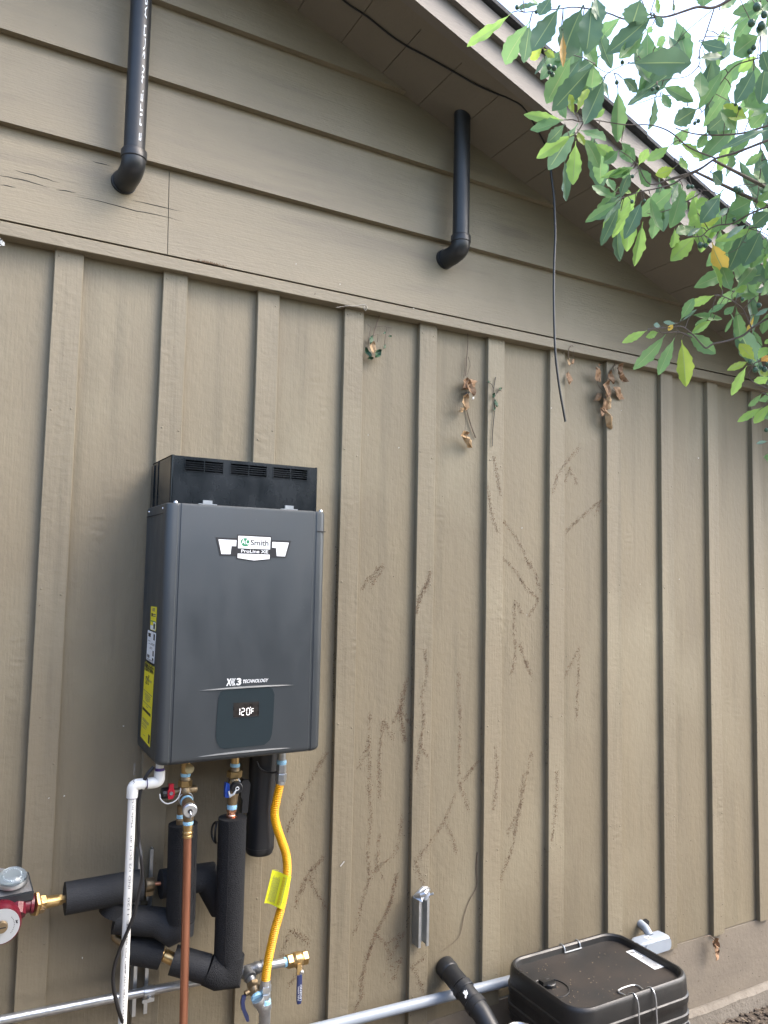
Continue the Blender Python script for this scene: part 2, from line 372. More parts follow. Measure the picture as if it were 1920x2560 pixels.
# ------------------------------------------------------------------ ground
def axis(lo, hi, fine0, fine1, st):
    a = []; x = fine0
    while x <= fine1: a.append(x); x += st
    g = st * 2; x = fine0
    while x > lo: x -= g; g *= 1.5; a.insert(0, x)
    g = st * 2; x = a[-1]
    while x < hi: x += g; g *= 1.5; a.append(x)
    return a
gx, gy = axis(-120, 120, -.6, 3.8, .05), axis(-120, 120, -2.2, .1, .05)
vs_, fs_ = [], []
for y in gy:
    for x in gx:
        d = noise.noise(V((x * 6, y * 6, 1))) * .012 + noise.noise(V((x * 19, y * 19, 4))) * .007
        vs_.append((x, y, GROUND + d))
nx = len(gx)
for j in range(len(gy) - 1):
    for i in range(nx - 1): fs_.append((j*nx+i, j*nx+i+1, (j+1)*nx+i+1, (j+1)*nx+i))
MB().add(vs_, fs_).build('ground', 'soil', None, 60, kind='structure')
cl = MB()
for i in range(1500):
    x, y = rnd(1.9, 3.7), -.03 - abs(random.gauss(0, .35)); r = rnd(.004, .016)
    cl.ball((x, y, GROUND + r * .3), r, 5, 3, (rnd(.7, 1.4), rnd(.7, 1.4), rnd(.4, .9)))
cl.build('soil_clods', 'soil_light', None, 0, kind='stuff', label='crumbly dark brown soil clods lying along the foot of the wall')
lt = MB()
for i in range(260):
    x, y = rnd(2.1, 3.6), -.05 - abs(random.gauss(0, .3)); a = rnd(0, PI); l = rnd(.006, .03); p = V((x, y, GROUND + rnd(.012, .024)))
    lt.tube([p, p + V((math.cos(a), math.sin(a), rnd(-.2, .3))) * l], rnd(.0008, .0025), 4)
lt.build('ground_litter', 'straw', None, 0, kind='stuff', label='pale dry bits of twig and leaf scattered on the dark soil')

# ------------------------------------------------------------------ added unseen things that block or bounce light
mat('shade_screen', (.10, .078, .058), .85, col2=(.065, .052, .040), vscale=(9, 9, 2), bump=.5, bscale=(90, 90, 9), objvar=.15)
leaf_mat('leaf_hedge', (.030, .060, .022), (.050, .085, .030), .3)
fe = thing('shade_fence', (-1.35, -2.4, GROUND), 'added unseen board fence on the left, blocking light to the wall', 'fence')  # added out of view so the left side of the wall falls darker
y = -.32; 
while y > -5.2:
    MB().box((-1.36 + rnd(-.003, .003), y - .138, GROUND - .02), (-1.338 + rnd(-.003, .003), y, .42 + rnd(-.012, .012))).build('board', 'shade_screen', fe, 0); y -= .1405
for z in (-1.55, -.7, .15): MB().box((-1.40, -5.2, z), (-1.361, -.32, z + .085)).build('rail', 'shade_screen', fe, 0)
hd = thing('hedge', (1.5, -5.6, GROUND), 'added unseen evergreen hedge along the far side of the yard', 'hedge')  # added behind the camera to darken reflections and cut low front light
MB().box((-1.6, -5.95, GROUND - .05), (6.2, -5.45, 1.15)).build('core', 'shade_screen', hd, 0)
hl = MB()
for i in range(5200):
    c = V((rnd(-1.7, 6.3), -5.35 - abs(random.gauss(0, .09)), rnd(GROUND, 1.35))); a, b = rnd(0, PI), rnd(-1, 1); l = rnd(.05, .11)
    d = V((math.cos(a) * l, math.sin(b) * l * .6, math.sin(a) * l)); e = V((-math.sin(a), rnd(-.5, .5), math.cos(a))) * l * .42
    hl.add([c - d, c + e, c + d, c - e], [(0, 1, 2, 3)])
hl.build('foliage', 'leaf_hedge', hd, 0, kind='stuff')

mat('bounce_slab', (.36, .34, .30), .85, col2=(.28, .265, .235), vscale=(3, 3, 3), bump=.4, bscale=(90, 90, 90))  # added pale slabs, never in view, bouncing light onto lower wall and soffit
for k in range(6):
    MB().box((-.9 + k * 1.225, -3.9, GROUND - .06), (.315 + k * 1.225, -1.05, GROUND + .025)).build('path', 'bounce_slab', None, 0, kind='structure')

# ------------------------------------------------------------------ tankless water heater
HX0, HX1, HY, HZ0, HZ1 = .287, .752, -.27, -.512, .175
h = thing('water_heater', (.52, -.02, HZ0), 'dark grey wall mounted tankless water heater with black vent top', 'water heater')
def section(inset):
    i = inset; r = .020; pts = [(HX0 + .004 + i, -.021)]
    for k in range(7):
        a = math.radians(180 + 90 * k / 6); pts.append((HX0 + i + r + (r) * math.cos(a), HY + r + i + r * math.sin(a)))
    pts += [(HX0 + .030, HY + i + .0002), (HX0 + .0325, HY + i + .0022), (HX0 + .037, HY + i + .0022), (HX0 + .0395, HY + i)]
    q = [(HX0 + HX1 - x, y) for x, y in pts]; q.reverse()
    return pts + q
bm_ = MB(); rs = []
for z, i in ((HZ0, .010), (HZ0 + .004, .004), (HZ0 + .010, .0008), (HZ0 + .016, 0), (HZ1 - .008, 0), (HZ1 - .003, .001), (HZ1, .004)):
    rs.append([(x, y, z) for x, y in section(i)])
body = bm_.rings(rs).build('case', 'heater_steel', h, 30)
MB().box((HX0 - .0006, -.235, .147), (HX0 + .002, -.03, .1485)).build('side_seam', 'cavity', body, 0)
for sx, sy in ((.298, -.225), (.298, -.06)): MB().rev((HX0 + .001, sy, .161), (HX0 - .002, sy, .161), [(0, .004), (1, .003)], 8).build('screw', 'zinc', body)
MB().box((HX1 - .030, HY - .0012, .115), (HX1 - .002, HY + .004, .1175)).build('corner_seam', 'cavity', body, 0)
# zinc tabs and screws on the top edge
for px in ((0.3981,-0.262,0.1839), (0.6368,-0.262,0.1837)):
    t = MB(); x = px[0]
    t.box((x - .024, -.264, HZ1 + .0005), (x + .026, -.253, HZ1 + .0025)).box((x - .013, -.264, HZ1 + .002), (x + .013, -.2555, HZ1 + .012)).build('mounting_tab', 'zinc', h, 0)
for x in (HX0 + .026, HX1 - .013): MB().rev((x, -.256, HZ1 - .002), (x, -.256, HZ1 + .006), [(0, .006), (.6, .006), (1, .004)], 10).build('screw', 'zinc', h)
# black vent cover on top
c0, c1, cy, cz = .300, .727, -.250, .306
vents = [((0.3361,-0.25,0.2942)[0], (0.4417,-0.25,0.3035)[0]), ((0.4635,-0.25,0.3055)[0], (0.5689,-0.25,0.3148)[0]), ((0.5901,-0.25,0.3167)[0], (0.6946,-0.25,0.3259)[0])]
vz0, vz1 = .2655, .2955
cv = MB()
cv.box((c0, cy + .012, HZ1 + .001), (c0 + .003, -.021, cz)).box((c1 - .003, cy + .012, HZ1 + .001), (c1, -.021, cz)).box((c0, cy + .012, cz - .003), (c1, -.021, cz + .0005)).box((c0 + .003, -.026, HZ1 + .001), (c1 - .003, -.022, cz - .003))
cover = cv.build('vent_cover', 'black_cover', h, 0)
fp = MB(); f0, f1 = c0 + .004, c1 - .002
fp.box((f0, cy, vz1), (f1, cy + .011, cz - .0035)); fp.box((f0, cy, .2505), (f1, cy + .011, vz0)); fp.box((f0, cy - .0035, HZ1 + .001), (f1, cy + .011, .250))
xs = [f0] + [a for v_ in vents for a in v_] + [f1]
for a, b in zip(xs[0::2], xs[1::2]): fp.box((a, cy, vz0), (b, cy + .011, vz1))
fp.build('front_plate', 'black_cover', cover, 0)
MB().rev((c0 + .0035, cy + .004, HZ1 + .001), (c0 + .0035, cy + .004, cz), [(0, .0045), (1, .0045)], 10).build('corner_edge', 'black_cover', cover)
MB().rev((c1 - .0015, cy + .004, HZ1 + .001), (c1 - .0015, cy + .004, cz), [(0, .0035), (1, .0035)], 10).build('corner_edge', 'black_cover', cover)
MB().box((c0 - .002, -.10, HZ1 + .001), (c0 + .001, -.094, cz)).box((c0 - .003, -.055, HZ1 + .001), (c0, -.022, cz - .008)).build('side_flange', 'black_cover', cover, 0)
for a, b in vents:
    v_ = thing_v = MB().box((a + .0002, cy + .030, vz0), (b - .0002, cy + .034, vz1)).build('vent', 'cavity', h, 0)
    for k in range(1, 5):
        z = vz0 + (vz1 - vz0) * k / 5; MB().box((a, cy - .0006, z - .0009), (b, cy + .006, z + .0009)).build('slat', 'black_cover', v_, 0)
    MB().box(((a+b)/2 - .0012, cy - .0012, vz0), ((a+b)/2 + .0012, cy + .005, vz1)).build('mullion', 'black_cover', v_, 0)
    fr = MB(); e = .0022
    fr.box((a - e, cy - .0014, vz1), (b + e, cy - .0002, vz1 + e)).box((a - e, cy - .0014, vz0 - e), (b + e, cy - .0002, vz0)).box((a - e, cy - .0014, vz0), (a, cy - .0002, vz1)).box((b, cy - .0014, vz0), (b + e, cy - .0002, vz1))
    fr.build('vent_frame', 'black_cover', v_, 0)
# badge
YB = -.2708
bd = MB().slab([(0.4215,-0.2708,0.0873),(0.4817,-0.2708,0.0871),(0.4822,-0.2708,0.0975),(0.5828,-0.2708,0.0969),(0.5826,-0.2708,0.0858),(0.6425,-0.2708,0.0857),(0.6282,-0.2708,0.0363),(0.5824,-0.2708,0.0366),(0.5823,-0.2708,0.0298),(0.5328,-0.2708,0.0241),(0.4816,-0.2708,0.0298),(0.4817,-0.2708,0.0379),(0.4353,-0.2708,0.0374)], (0, .0012, 0)).build('badge', 'ink', h, 0)
for poly in [[(0.4295,-0.2712,0.082),(0.4805,-0.2712,0.0815),(0.48,-0.2712,0.0649),(0.4668,-0.2712,0.065),(0.4648,-0.2712,0.0426),(0.4394,-0.2712,0.0422)],[(0.5855,-0.2712,0.0805),(0.6354,-0.2712,0.0802),(0.625,-0.2712,0.041),(0.5999,-0.2712,0.0412),(0.5973,-0.2712,0.0638),(0.5851,-0.2712,0.0646)],[(0.4854,-0.2712,0.0938),(0.5798,-0.2712,0.0931),(0.5792,-0.2712,0.0591),(0.4856,-0.2712,0.0596)],[(0.4852,-0.2712,0.0449),(0.5788,-0.2712,0.0445),(0.5786,-0.2712,0.0323),(0.5326,-0.2712,0.0271),(0.4853,-0.2712,0.0331)]]:
    MB().slab(poly, (0, .0003, 0)).build('badge_field', 'white_print', bd, 0)
g0 = V((0.5057,-0.2713,0.0767))
MB().add([g0 + V((math.cos(2*PI*k/28) * .0135, 0, math.sin(2*PI*k/28) * .0115)) for k in range(28)], [tuple(range(28))]).build('badge_roundel', 'logo_green', bd, 0)
text('AO', 'badge_lettering', 'white_print', bd, (0.4942,-0.2716,0.0706), .0258, .0150, bold=.012)
text('Smith', 'badge_lettering', 'ink', bd, (0.521,-0.2716,0.0687), .0530, .0162, bold=.018)
text('ProLine XE', 'badge_lettering', 'white_print', bd, (0.4949,-0.2716,0.0478), .0785, .0088, bold=.012)
# curved accent creases, control panel and display
def crease(p0, p1, hgt, nm='accent_crease'):
    p0, p1 = V(p0), V(p1); m_ = MB(); n = 24; top, mid, bot = [], [], []
    for k in range(n + 1):
        t_ = k / n; p = p0.lerp(p1, t_); e = math.sin(PI * t_) ** .55 * hgt
        top.append((p.x, HY + .0005, p.z + e)); mid.append((p.x, HY - .0030 * math.sin(PI * t_) ** .5 - .0002, p.z + e * .15)); bot.append((p.x, HY + .0005, p.z - e * .25))
    fs = []
    for k in range(n): fs += [(k, n+1+k, n+2+k, k+1), (n+1+k, 2*n+2+k, 2*n+3+k, n+2+k)]
    m_.add(top + mid + bot, fs).build(nm, 'heater_steel', h, 60)
crease((0.3881,-0.27,-0.3239), (0.6642,-0.27,-0.3224), .006)
crease((0.3874,-0.27,-0.4968), (0.6612,-0.27,-0.4965), .006)
pp = [V(p) for p in [(0.4674,-0.2712,-0.3221),(0.5728,-0.2712,-0.3219),(0.5888,-0.2712,-0.3233),(0.5997,-0.2712,-0.3293),(0.606,-0.2712,-0.3445),(0.6054,-0.2712,-0.3723),(0.6042,-0.2712,-0.4198),(0.6022,-0.2712,-0.4513),(0.5968,-0.2712,-0.4686),(0.5803,-0.2712,-0.4805),(0.4672,-0.2712,-0.4815),(0.4551,-0.2712,-0.4772),(0.4456,-0.2712,-0.4634),(0.442,-0.2712,-0.446),(0.4434,-0.2712,-0.3889),(0.4457,-0.2712,-0.345),(0.4515,-0.2712,-0.329)]]
pan = MB().slab(pp, (0, .0022, 0)).build('control_panel', 'heater_panel', h, 0)
sc = [V(p) for p in [(0.4873,-0.2715,-0.361),(0.5603,-0.2715,-0.361),(0.561,-0.2715,-0.3999),(0.4884,-0.2715,-0.4001)]]
scr = MB().slab(sc, (0, .0005, 0)).build('display_screen', 'screen_glass', pan, 0)
ed = MB(); ed.slab([sc[3], sc[2], sc[2] + V((0, 0, -.0012)), sc[3] + V((0, 0, -.0012))], (0, -.0008, 0)).slab([sc[1], sc[2], sc[2] + V((.0016, 0, 0)), sc[1] + V((.0016, 0, 0))], (0, -.0008, 0)).build('display_edge', 'ink', pan, 0)
def seg7(ch, x, z, wd, ht):
    m_ = MB(); tt = .0015; g = .0005; y0, y1 = -.2722, -.2716
    on = {'1': 'bc', '2': 'abged', '0': 'abcdef', 'F': 'aefg', 'o': 'o'}[ch]
    hz = lambda zc: m_.box((x + g + tt*.4, y0, zc - tt/2), (x + wd - g - tt*.4, y1, zc + tt/2))
    vt = lambda xc, za, zb: m_.box((xc - tt/2, y0, za + g*1.6), (xc + tt/2, y1, zb - g*1.6))
    for s_ in on:
        if s_ == 'a': hz(z + ht)
        if s_ == 'g': hz(z + ht/2)
        if s_ == 'd': hz(z)
        if s_ == 'b': vt(x + wd, z + ht/2, z + ht)
        if s_ == 'c': vt(x + wd, z, z + ht/2)
        if s_ == 'e': vt(x, z, z + ht/2)
        if s_ == 'f': vt(x, z + ht/2, z + ht)
        if s_ == 'o': m_.box((x - .0009, y0, z - .0009), (x + .0009, y1, z + .0009))
    m_.build('display_digit', 'digit', pan, 0)
dz = V((0.5054,-0.2716,-0.3943)); hh = .0178; 
seg7('1', dz.x - .009, dz.z, .0100, hh); seg7('2', dz.x + .0055, dz.z - .0005, .0085, hh); seg7('0', dz.x + .0205, dz.z - .001, .0085, hh); seg7('o', dz.x + .0315, dz.z + hh + .001, 1, 1); seg7('F', dz.x + .0335, dz.z + .001, .0075, hh * .78)
lg = V((0.4657,-0.2706,-0.3142))
text('X', 'front_lettering', 'white_print', h, lg, .0150, .0195, shear=.1, bold=.03)
for k in range(3):
    m_ = MB(); x = lg.x + .0128 + k * .0036
    m_.slab([(x + .0045, -.2706, lg.z + .0195), (x + .0062, -.2706, lg.z + .0195), (x + .0017, -.2706, lg.z + .0095), (x + .0062, -.2706, lg.z - .0002), (x + .0045, -.2706, lg.z - .0002), (x, -.2706, lg.z + .0095)], (0, .0004, 0)).build('front_lettering', 'white_print', h, 0)
text('3', 'front_lettering', 'white_print', h, V((lg.x + .0290, -.2706, lg.z)), .0135, .0195, bold=.03)
text('TECHNOLOGY', 'front_lettering', 'white_print', h, (0.513,-0.2706,-0.3093), .0735, .0095, shear=.25, bold=.012)
# labels on the left side
SXS = HX0 - .0005
def side_label(pts, m, nm): return MB().slab(pts, (.0006, 0, 0)).build(nm, m, h, 0)
def inside(pts, u, v_, dx=-.0004):
    a, b, c, d = [V(p) for p in pts]; p = a.lerp(b, u).lerp(d.lerp(c, u), v_); p.x += dx; return p
def mark(lab, pts, u0, v0, u1, v1, m):
    MB().slab([inside(pts, u0, v0), inside(pts, u1, v0), inside(pts, u1, v1), inside(pts, u0, v1)], (.0003, 0, 0)).build('label_print', m, lab, 0)
q1 = [(0.2865,-0.1388,-0.1053),(0.2865,-0.2064,-0.1042),(0.2865,-0.2027,-0.1692),(0.2865,-0.1393,-0.1685)]
l1 = side_label(q1, 'yellow_label', 'warning_label')
mark(l1, q1, .05, .60, .95, .64, 'logo_green'); mark(l1, q1, .55, .64, .98, .98, 'white_label'); mark(l1, q1, .05, .80, .5, .98, 'white_label'); mark(l1, q1, .62, .7, .9, .93, 'ink_grey')
for v_ in (.06, .11, .16): mark(l1, q1, .3, v_, .75, v_ + .03, 'ink_grey')
mark(l1, q1, .15, .28, .4, .42, 'ink'); mark(l1, q1, .45, .3, .9, .35, 'ink_grey'); mark(l1, q1, .45, .38, .9, .42, 'ink_grey')
q2 = [(0.2865,-0.1125,-0.1716),(0.2865,-0.2082,-0.1741),(0.2865,-0.2004,-0.2561),(0.2865,-0.1086,-0.2531)]
l2 = side_label(q2, 'white_label', 'rating_label')
mark(l2, q2, .1, .08, .4, .2, 'ink'); mark(l2, q2, .75, .05, .92, .25, 'ink')
for v_, a, b in ((.33, .1, .4), (.38, .5, .95), (.42, .2, .9), (.52, .4, .7), (.56, .35, .65), (.93, .1, .95), (.96, .1, .95)): mark(l2, q2, a, v_, b, v_ + .014, 'ink_grey')
mark(l2, q2, .1, .8, .4, .9, 'ink_grey'); mark(l2, q2, .75, .6, .92, .78, 'ink_grey'); mark(l2, q2, .75, .84, .92, .92, 'ink')
q3 = [(0.2865,-0.0945,-0.2579),(0.2865,-0.2065,-0.2638),(0.2865,-0.193,-0.4771),(0.2865,-0.0792,-0.4694)]
l3 = side_label(q3, 'yellow_label', 'energy_label')
mark(l3, q3, .05, .03, .9, .036, 'ink'); mark(l3, q3, .05, .065, .95, .072, 'ink')
a3, b3 = inside(q3, .04, .125), inside(q3, .97, .125)
text('ENERGYGUIDE', 'label_print', 'ink', l3, a3, abs(b3.y - a3.y), .030, 'side', bold=.03)
m_ = MB(); m_.slab([inside(q3, .47, .15), inside(q3, .55, .15), inside(q3, .51, .195)], (.0003, 0, 0)).build('label_print', 'ink', l3, 0)
for v_, a, b in ((.20, .25, .85), (.215, .3, .8), (.37, .05, .95), (.40, .2, .8), (.42, .2, .8), (.44, .25, .75), (.46, .25, .75), (.48, .3, .6), (.52, .05, .9), (.55, .4, .6), (.73, .1, .8), (.745, .1, .8), (.76, .1, .7), (.79, .1, .6), (.81, .1, .6), (.84, .1, .5), (.93, .3, .45)): mark(l3, q3, a, v_, b, v_ + .006, 'ink_grey')
a3 = inside(q3, .2, .30); text('$215', 'label_print', 'ink', l3, a3, .040, .026, 'side')
mark(l3, q3, .05, .60, .9, .635, 'ink'); mark(l3, q3, .8, .86, .96, .97, 'ink')

# ------------------------------------------------------------------ vent pipes on the upper wall
def vent_pipe(top, knee, label, prt):
    top, knee = V(top), V(knee); t_ = thing('vent_pipe', (knee.x, -.02, knee.z - .07), label, 'pipe', 'vent pipes')
    r = .030
    MB().tube([top, knee], r, 24).build('pipe', 'abs_pipe', t_)
    e = MB(); z = knee.z; yw = -.022
    c = knee + V((0, 0, -.044))
    side = V((-.008, 0, 0))
    path = [knee + V((0, 0, .004)), knee + V((0, 0, -.012))] + arc(knee + V((0, 0, -.016)), c, V((c.x, yw - .012, c.z)) + side, 8)[1:] + [V((c.x, yw, c.z)) + side * 1.3]
    e.tube(path, r + .0035, 24).build('elbow', 'abs_pipe', t_)
    MB().rev(knee + V((0, 0, -.012)), knee + V((0, 0, .014)), [(0, r + .004), (.1, r + .0062), (.9, r + .0062), (1, r + .0045)], 24).build('collar', 'abs_pipe', t_)
    MB().rev(V((c.x, yw - .010, c.z)) + side * 1.2, V((c.x, yw + .003, c.z)) + side * 1.3, [(0, r + .0062), (1, r + .0066)], 24).build('collar', 'abs_pipe', t_)
    return t_
k1 = (0.1902,-0.11,1.1764); v1 = vent_pipe(((0.1902,-0.11,1.1764)[0], -.11, SZ(.18) + .05), k1, 'black plastic vent pipe with white lettering on the left of the gable siding', 1)
x_ = k1[0] + .004; y_ = -.1404
ptext = text('E PIPE. 40 SCH ABS', 'pipe_print', 'white_label', v1, (0, 0, 0), .46, .0105)
for v_ in ptext.data.vertices: a, b = v_.co.x, v_.co.z; v_.co = V((-b, 0, a))
ptext.location = V((k1[0] + .012, -.1392, k1[2] + .035)) - WPOS[v1.name]
k2 = (1.3253,-0.11,1.1912); vent_pipe((k2[0], -.11, SZ(k2[0]) + .02), k2, 'black plastic vent pipe going up into the dark soffit', 0)

# ------------------------------------------------------------------ soffit cable
ca = thing('soffit_cable', (1.6999,-0.24,0.5555), 'thin black cable stapled under the soffit with a long loose end hanging down', 'cable')
MB().tube(cr([(0.7004,-0.2008,1.8694),(0.8061,-0.1925,1.8318),(0.8834,-0.2014,1.8044),(0.9618,-0.2009,1.7766),(1.0254,-0.2079,1.754),(1.101,-0.228,1.7272),(1.1902,-0.249,1.6955),(1.27,-0.267,1.6672),(1.3339,-0.2898,1.6445),(1.3795,-0.3104,1.6283),(1.4516,-0.316,1.6027),(1.6309,-0.2343,1.539)], 4), .0032, 8).build('run', 'black_plastic', ca)
MB().tube(cr([(1.6372,-0.223,1.5368),(1.6233,-0.24,1.522),(1.6323,-0.24,1.4482),(1.6435,-0.24,1.3819),(1.6481,-0.24,1.3071),(1.6506,-0.24,1.2319),(1.6466,-0.24,1.1522),(1.6448,-0.24,1.0665),(1.6451,-0.24,0.9787),(1.6476,-0.24,0.8903),(1.6548,-0.24,0.7817),(1.6734,-0.24,0.6716),(1.6895,-0.24,0.6033),(1.701,-0.24,0.5554)], 4), .0044, 8).build('hanging_end', 'black_plastic', ca)

# ------------------------------------------------------------------ plumbing under the heater
# white drain
t_ = thing('drain_pipe', (0.2445,-0.2,-1.1672), 'white plastic condensate drain pipe with two elbows left of the copper pipe', 'pipe')
e1, e2, lo = V((0.3139,-0.2,-0.5684)), V((0.2453,-0.2,-0.5608)), V((0.2454,-0.2,-1.1947))
st = V((e1.x, e1.y, HZ0 + .01))
e2.z = e1.z
rf = .0146
MB().tube([e2 + V((0, 0, -.03)), lo], .0107, 18).build('pipe', 'white_pvc', t_)
MB().tube([st, e1 + V((0, 0, .02))], .0107, 18).build('pipe', 'white_pvc', t_)
MB().tube([e1 + V((-.02, 0, 0)), e2 + V((.02, 0, 0))], .0107, 18).build('pipe', 'white_pvc', t_)
for p, u, w_ in ((e1, V((0, 0, 1)), V((-1, 0, 0))), (e2, V((1, 0, 0)), V((0, 0, -1)))):
    MB().tube([p + u * .030, p + u * .014] + arc(p + u * .012, p, p + w_ * .012, 6) + [p + w_ * .014, p + w_ * .032], rf, 18).build('elbow', 'white_pvc', t_)
    MB().cyl(p + w_ * .031, p + w_ * .0335, .0128, 18).build('primer_band', 'purple_primer', t_)
MB().cyl(e1 + V((0, 0, .030)), e1 + V((0, 0, .037)), .0125, 18).build('primer_band', 'purple_primer', t_)
dp = (lo - e2).normalized()
for k, (a, s_) in enumerate(((.055, 'Made in USA PW PIPE'), (.21, 'IND 1/2 SCH 40'), (.33, 'PVC 1120'), (.42, '600 PSI @ 73F'), (.55, 'ASTM D1785 NSF-pw'))):
    o = text(s_, 'pipe_print', 'ink_grey', t_, (0, 0, 0), .05 + .006 * len(s_), .0052)
    ang = math.atan2(dp.x, -dp.z)
    for v_ in o.data.vertices:
        aa, bb = v_.co.x, v_.co.z; p = V((-bb, 0, aa)); v_.co = Matrix.Rotation(-ang, 4, 'Y') @ p
    q = e2 + dp * (a + .05); q += V((.003, -.0112, 0)); o.location = q - WPOS[t_.name]

# black power cord
MB().tube(cr([(0.2967,-0.205,-0.5259),(0.281,-0.205,-0.5439),(0.269,-0.205,-0.5687),(0.2618,-0.205,-0.6069),(0.2616,-0.205,-0.6457),(0.2664,-0.205,-0.7109),(0.27,-0.222,-0.7511),(0.2744,-0.222,-0.7995),(0.2674,-0.222,-0.8396),(0.2612,-0.222,-0.8795),(0.2472,-0.222,-0.9208),(0.2259,-0.216,-0.9782),(0.2153,-0.216,-1.0193),(0.2154,-0.216,-1.0563),(0.2289,-0.216,-1.1149),(0.2537,-0.2,-1.1845)], 6), .0048, 10).build('power_cord', 'rubber', None, label='black rubber power cord winding down beside the white drain pipe', category='cord')

# hot side isolation valve with relief valve
hv = thing('isolation_valve', (0.4086,-0.15,-0.7034), 'brass isolation valve with red handle and silver relief valve', 'valve', 'isolation valves under the heater')
ax = V((0.3979,-0.15,-0.5953)); X0 = ax.x; Z = lambda yy: V((X0, -.15, ax.z + (250 - yy) / 4.1475 / 930))
MB().cyl((X0, -.15, HZ0 + .02), Z(165), .0125).build('nipple', 'brass', hv)
MB().cyl((0.4072,-0.155,-0.5538), (0.4024,-0.172,-0.5495), .0125).build('plug', 'brass', hv)
MB().rev(Z(170), Z(132), [(0, .0132), (.5, .0145), (1, .0132)], 16).build('thread_tape', 'thread_tape', hv)
MB().rev(Z(210), Z(168), [(0, .0165), (.3, .017), (1, .0140)], 18).build('tail_piece', 'brass_dull', hv)
m_ = MB(); hexnut(m_, Z(275), Z(205), .0190); m_.build('union_nut', 'brass', hv, 20)
MB().rev(Z(420), Z(272), [(0, .014), (.3, .0150), (.45, .0185), (.7, .0185), (1, .0135)], 18).build('body', 'brass_dull', hv)
cb0, cb1 = V((0.3393,-0.15,-0.6132)), V((0.4308,-0.15,-0.6152)); cb1.z = cb0.z + .002
MB().rev(cb0.lerp(cb1, .12), cb1, [(0, .0085), (.35, .0085), (.4, .0108), (.95, .0112), (1, .009)], 16).build('crossbar', 'brass_dull', hv)
MB().rev(cb0 + V((-.006, 0, 0)), cb0.lerp(cb1, .2), [(0, .0125), (.08, .0152), (.8, .0152), (.85, .011), (1, .011)], 14).build('drain_cap', 'black_plastic', hv, 25)
rh = V((0.3552,-0.168,-0.6106))
m_ = MB().slab([rh + V(p) for p in ((-.006, 0, -.016), (.006, 0, -.016), (.010, 0, -.004), (.010, 0, .006), (.0065, 0, .012), (.0065, 0, .024), (-.0055, 0, .024), (-.0055, 0, .012), (-.009, 0, .006), (-.009, 0, -.004))], (0, .010, 0)).build('handle', 'red_plastic', hv, 0)
MB().cyl(rh + V((0, .001, 0)), rh + V((0, -.004, 0)), .0048, 10).build('handle_screw', 'zinc', hv)
MB().tube(cr([(0.3252,-0.165,-0.6096),(0.3279,-0.17,-0.6235),(0.3422,-0.172,-0.6354),(0.3604,-0.172,-0.634),(0.3736,-0.17,-0.6251),(0.3804,-0.167,-0.6099),(0.3827,-0.16,-0.6021)], 5), .0017, 6).build('cap_strap', 'strap_white', hv)
rv0, rv1 = V((0.3991,-0.155,-0.632)), V((0.3898,-0.232,-0.6414))
MB().rev(rv0, rv1, [(0, .0155), (.12, .0185), (.2, .0165), (.3, .0165), (.45, .0150), (.62, .0178), (.9, .0180), (1, .0168)], 20).build('relief_body', 'brass_dull', hv)
MB().rev(rv0.lerp(rv1, .27), rv0.lerp(rv1, .40), [(0, .0170), (.5, .0176), (1, .0168)], 18).build('thread_tape', 'thread_tape', hv)
MB().rev(rv0.lerp(rv1, .05), rv0.lerp(rv1, .12), [(0, .0195), (1, .0195)], 20).build('cap_strap', 'strap_white', hv)
dn = (rv1 - rv0).normalized()
MB().rev(rv1 - dn * .003, rv1 + dn * .011, [(0, .0185), (.15, .0192), (.8, .0190), (1, .0165)], 24).build('relief_cap', 'zinc', hv)
MB().rev(rv1 + dn * .010, rv1 + dn * .0125, [(0, .0068), (1, .006)], 12).build('relief_stem', 'ink', hv)
MB().tube([rv1 + dn * .012, rv1 + dn * .016 + V((.001, 0, -.006)), rv1 + dn * .008 + V((.002, 0, -.024))], .0022, 8).build('test_lever', 'zinc', hv)
cu = V((0.3917,-0.215,-0.7181))
ZC = lambda yy: V((cu.x, cu.y, cu.z + (800 - yy) / 4.1475 / 960))
MB().rev(ZC(640), ZC(530), [(0, .0125), (.5, .0145), (1, .0135)], 18).build('outlet', 'brass_dull', hv)
MB().rev(ZC(668), ZC(632), [(0, .0130), (.5, .0142), (1, .0130)], 18).build('thread_tape', 'thread_tape', hv)
MB().rev(ZC(800), ZC(664), [(0, .0135), (.16, .0135), (.2, .0120), (.3, .0142), (.42, .0142), (.48, .0122), (.85, .0135), (1, .0125)], 18).build('adapter', 'brass', hv)
MB().cyl((0.3919,-0.14,-0.6884), (0.3915,-0.14,-0.6779), .0112, 14).build('thread_tape', 'thread_tape', hv)
MB().rev((0.3931,-0.14,-0.7301), (0.3911,-0.14,-0.6544), [(0, .0105), (.3, .0105), (.33, .0125), (.5, .0125), (.53, .0105), (1, .0115)], 16).build('outlet', 'brass_dull', hv)

MB().tube([ZC(780), V((0.4008,-0.215,-1.2272))], .0111, 20).build('copper_pipe', 'copper', None, label='dull copper discharge pipe running straight down in front of black foam', category='pipe')

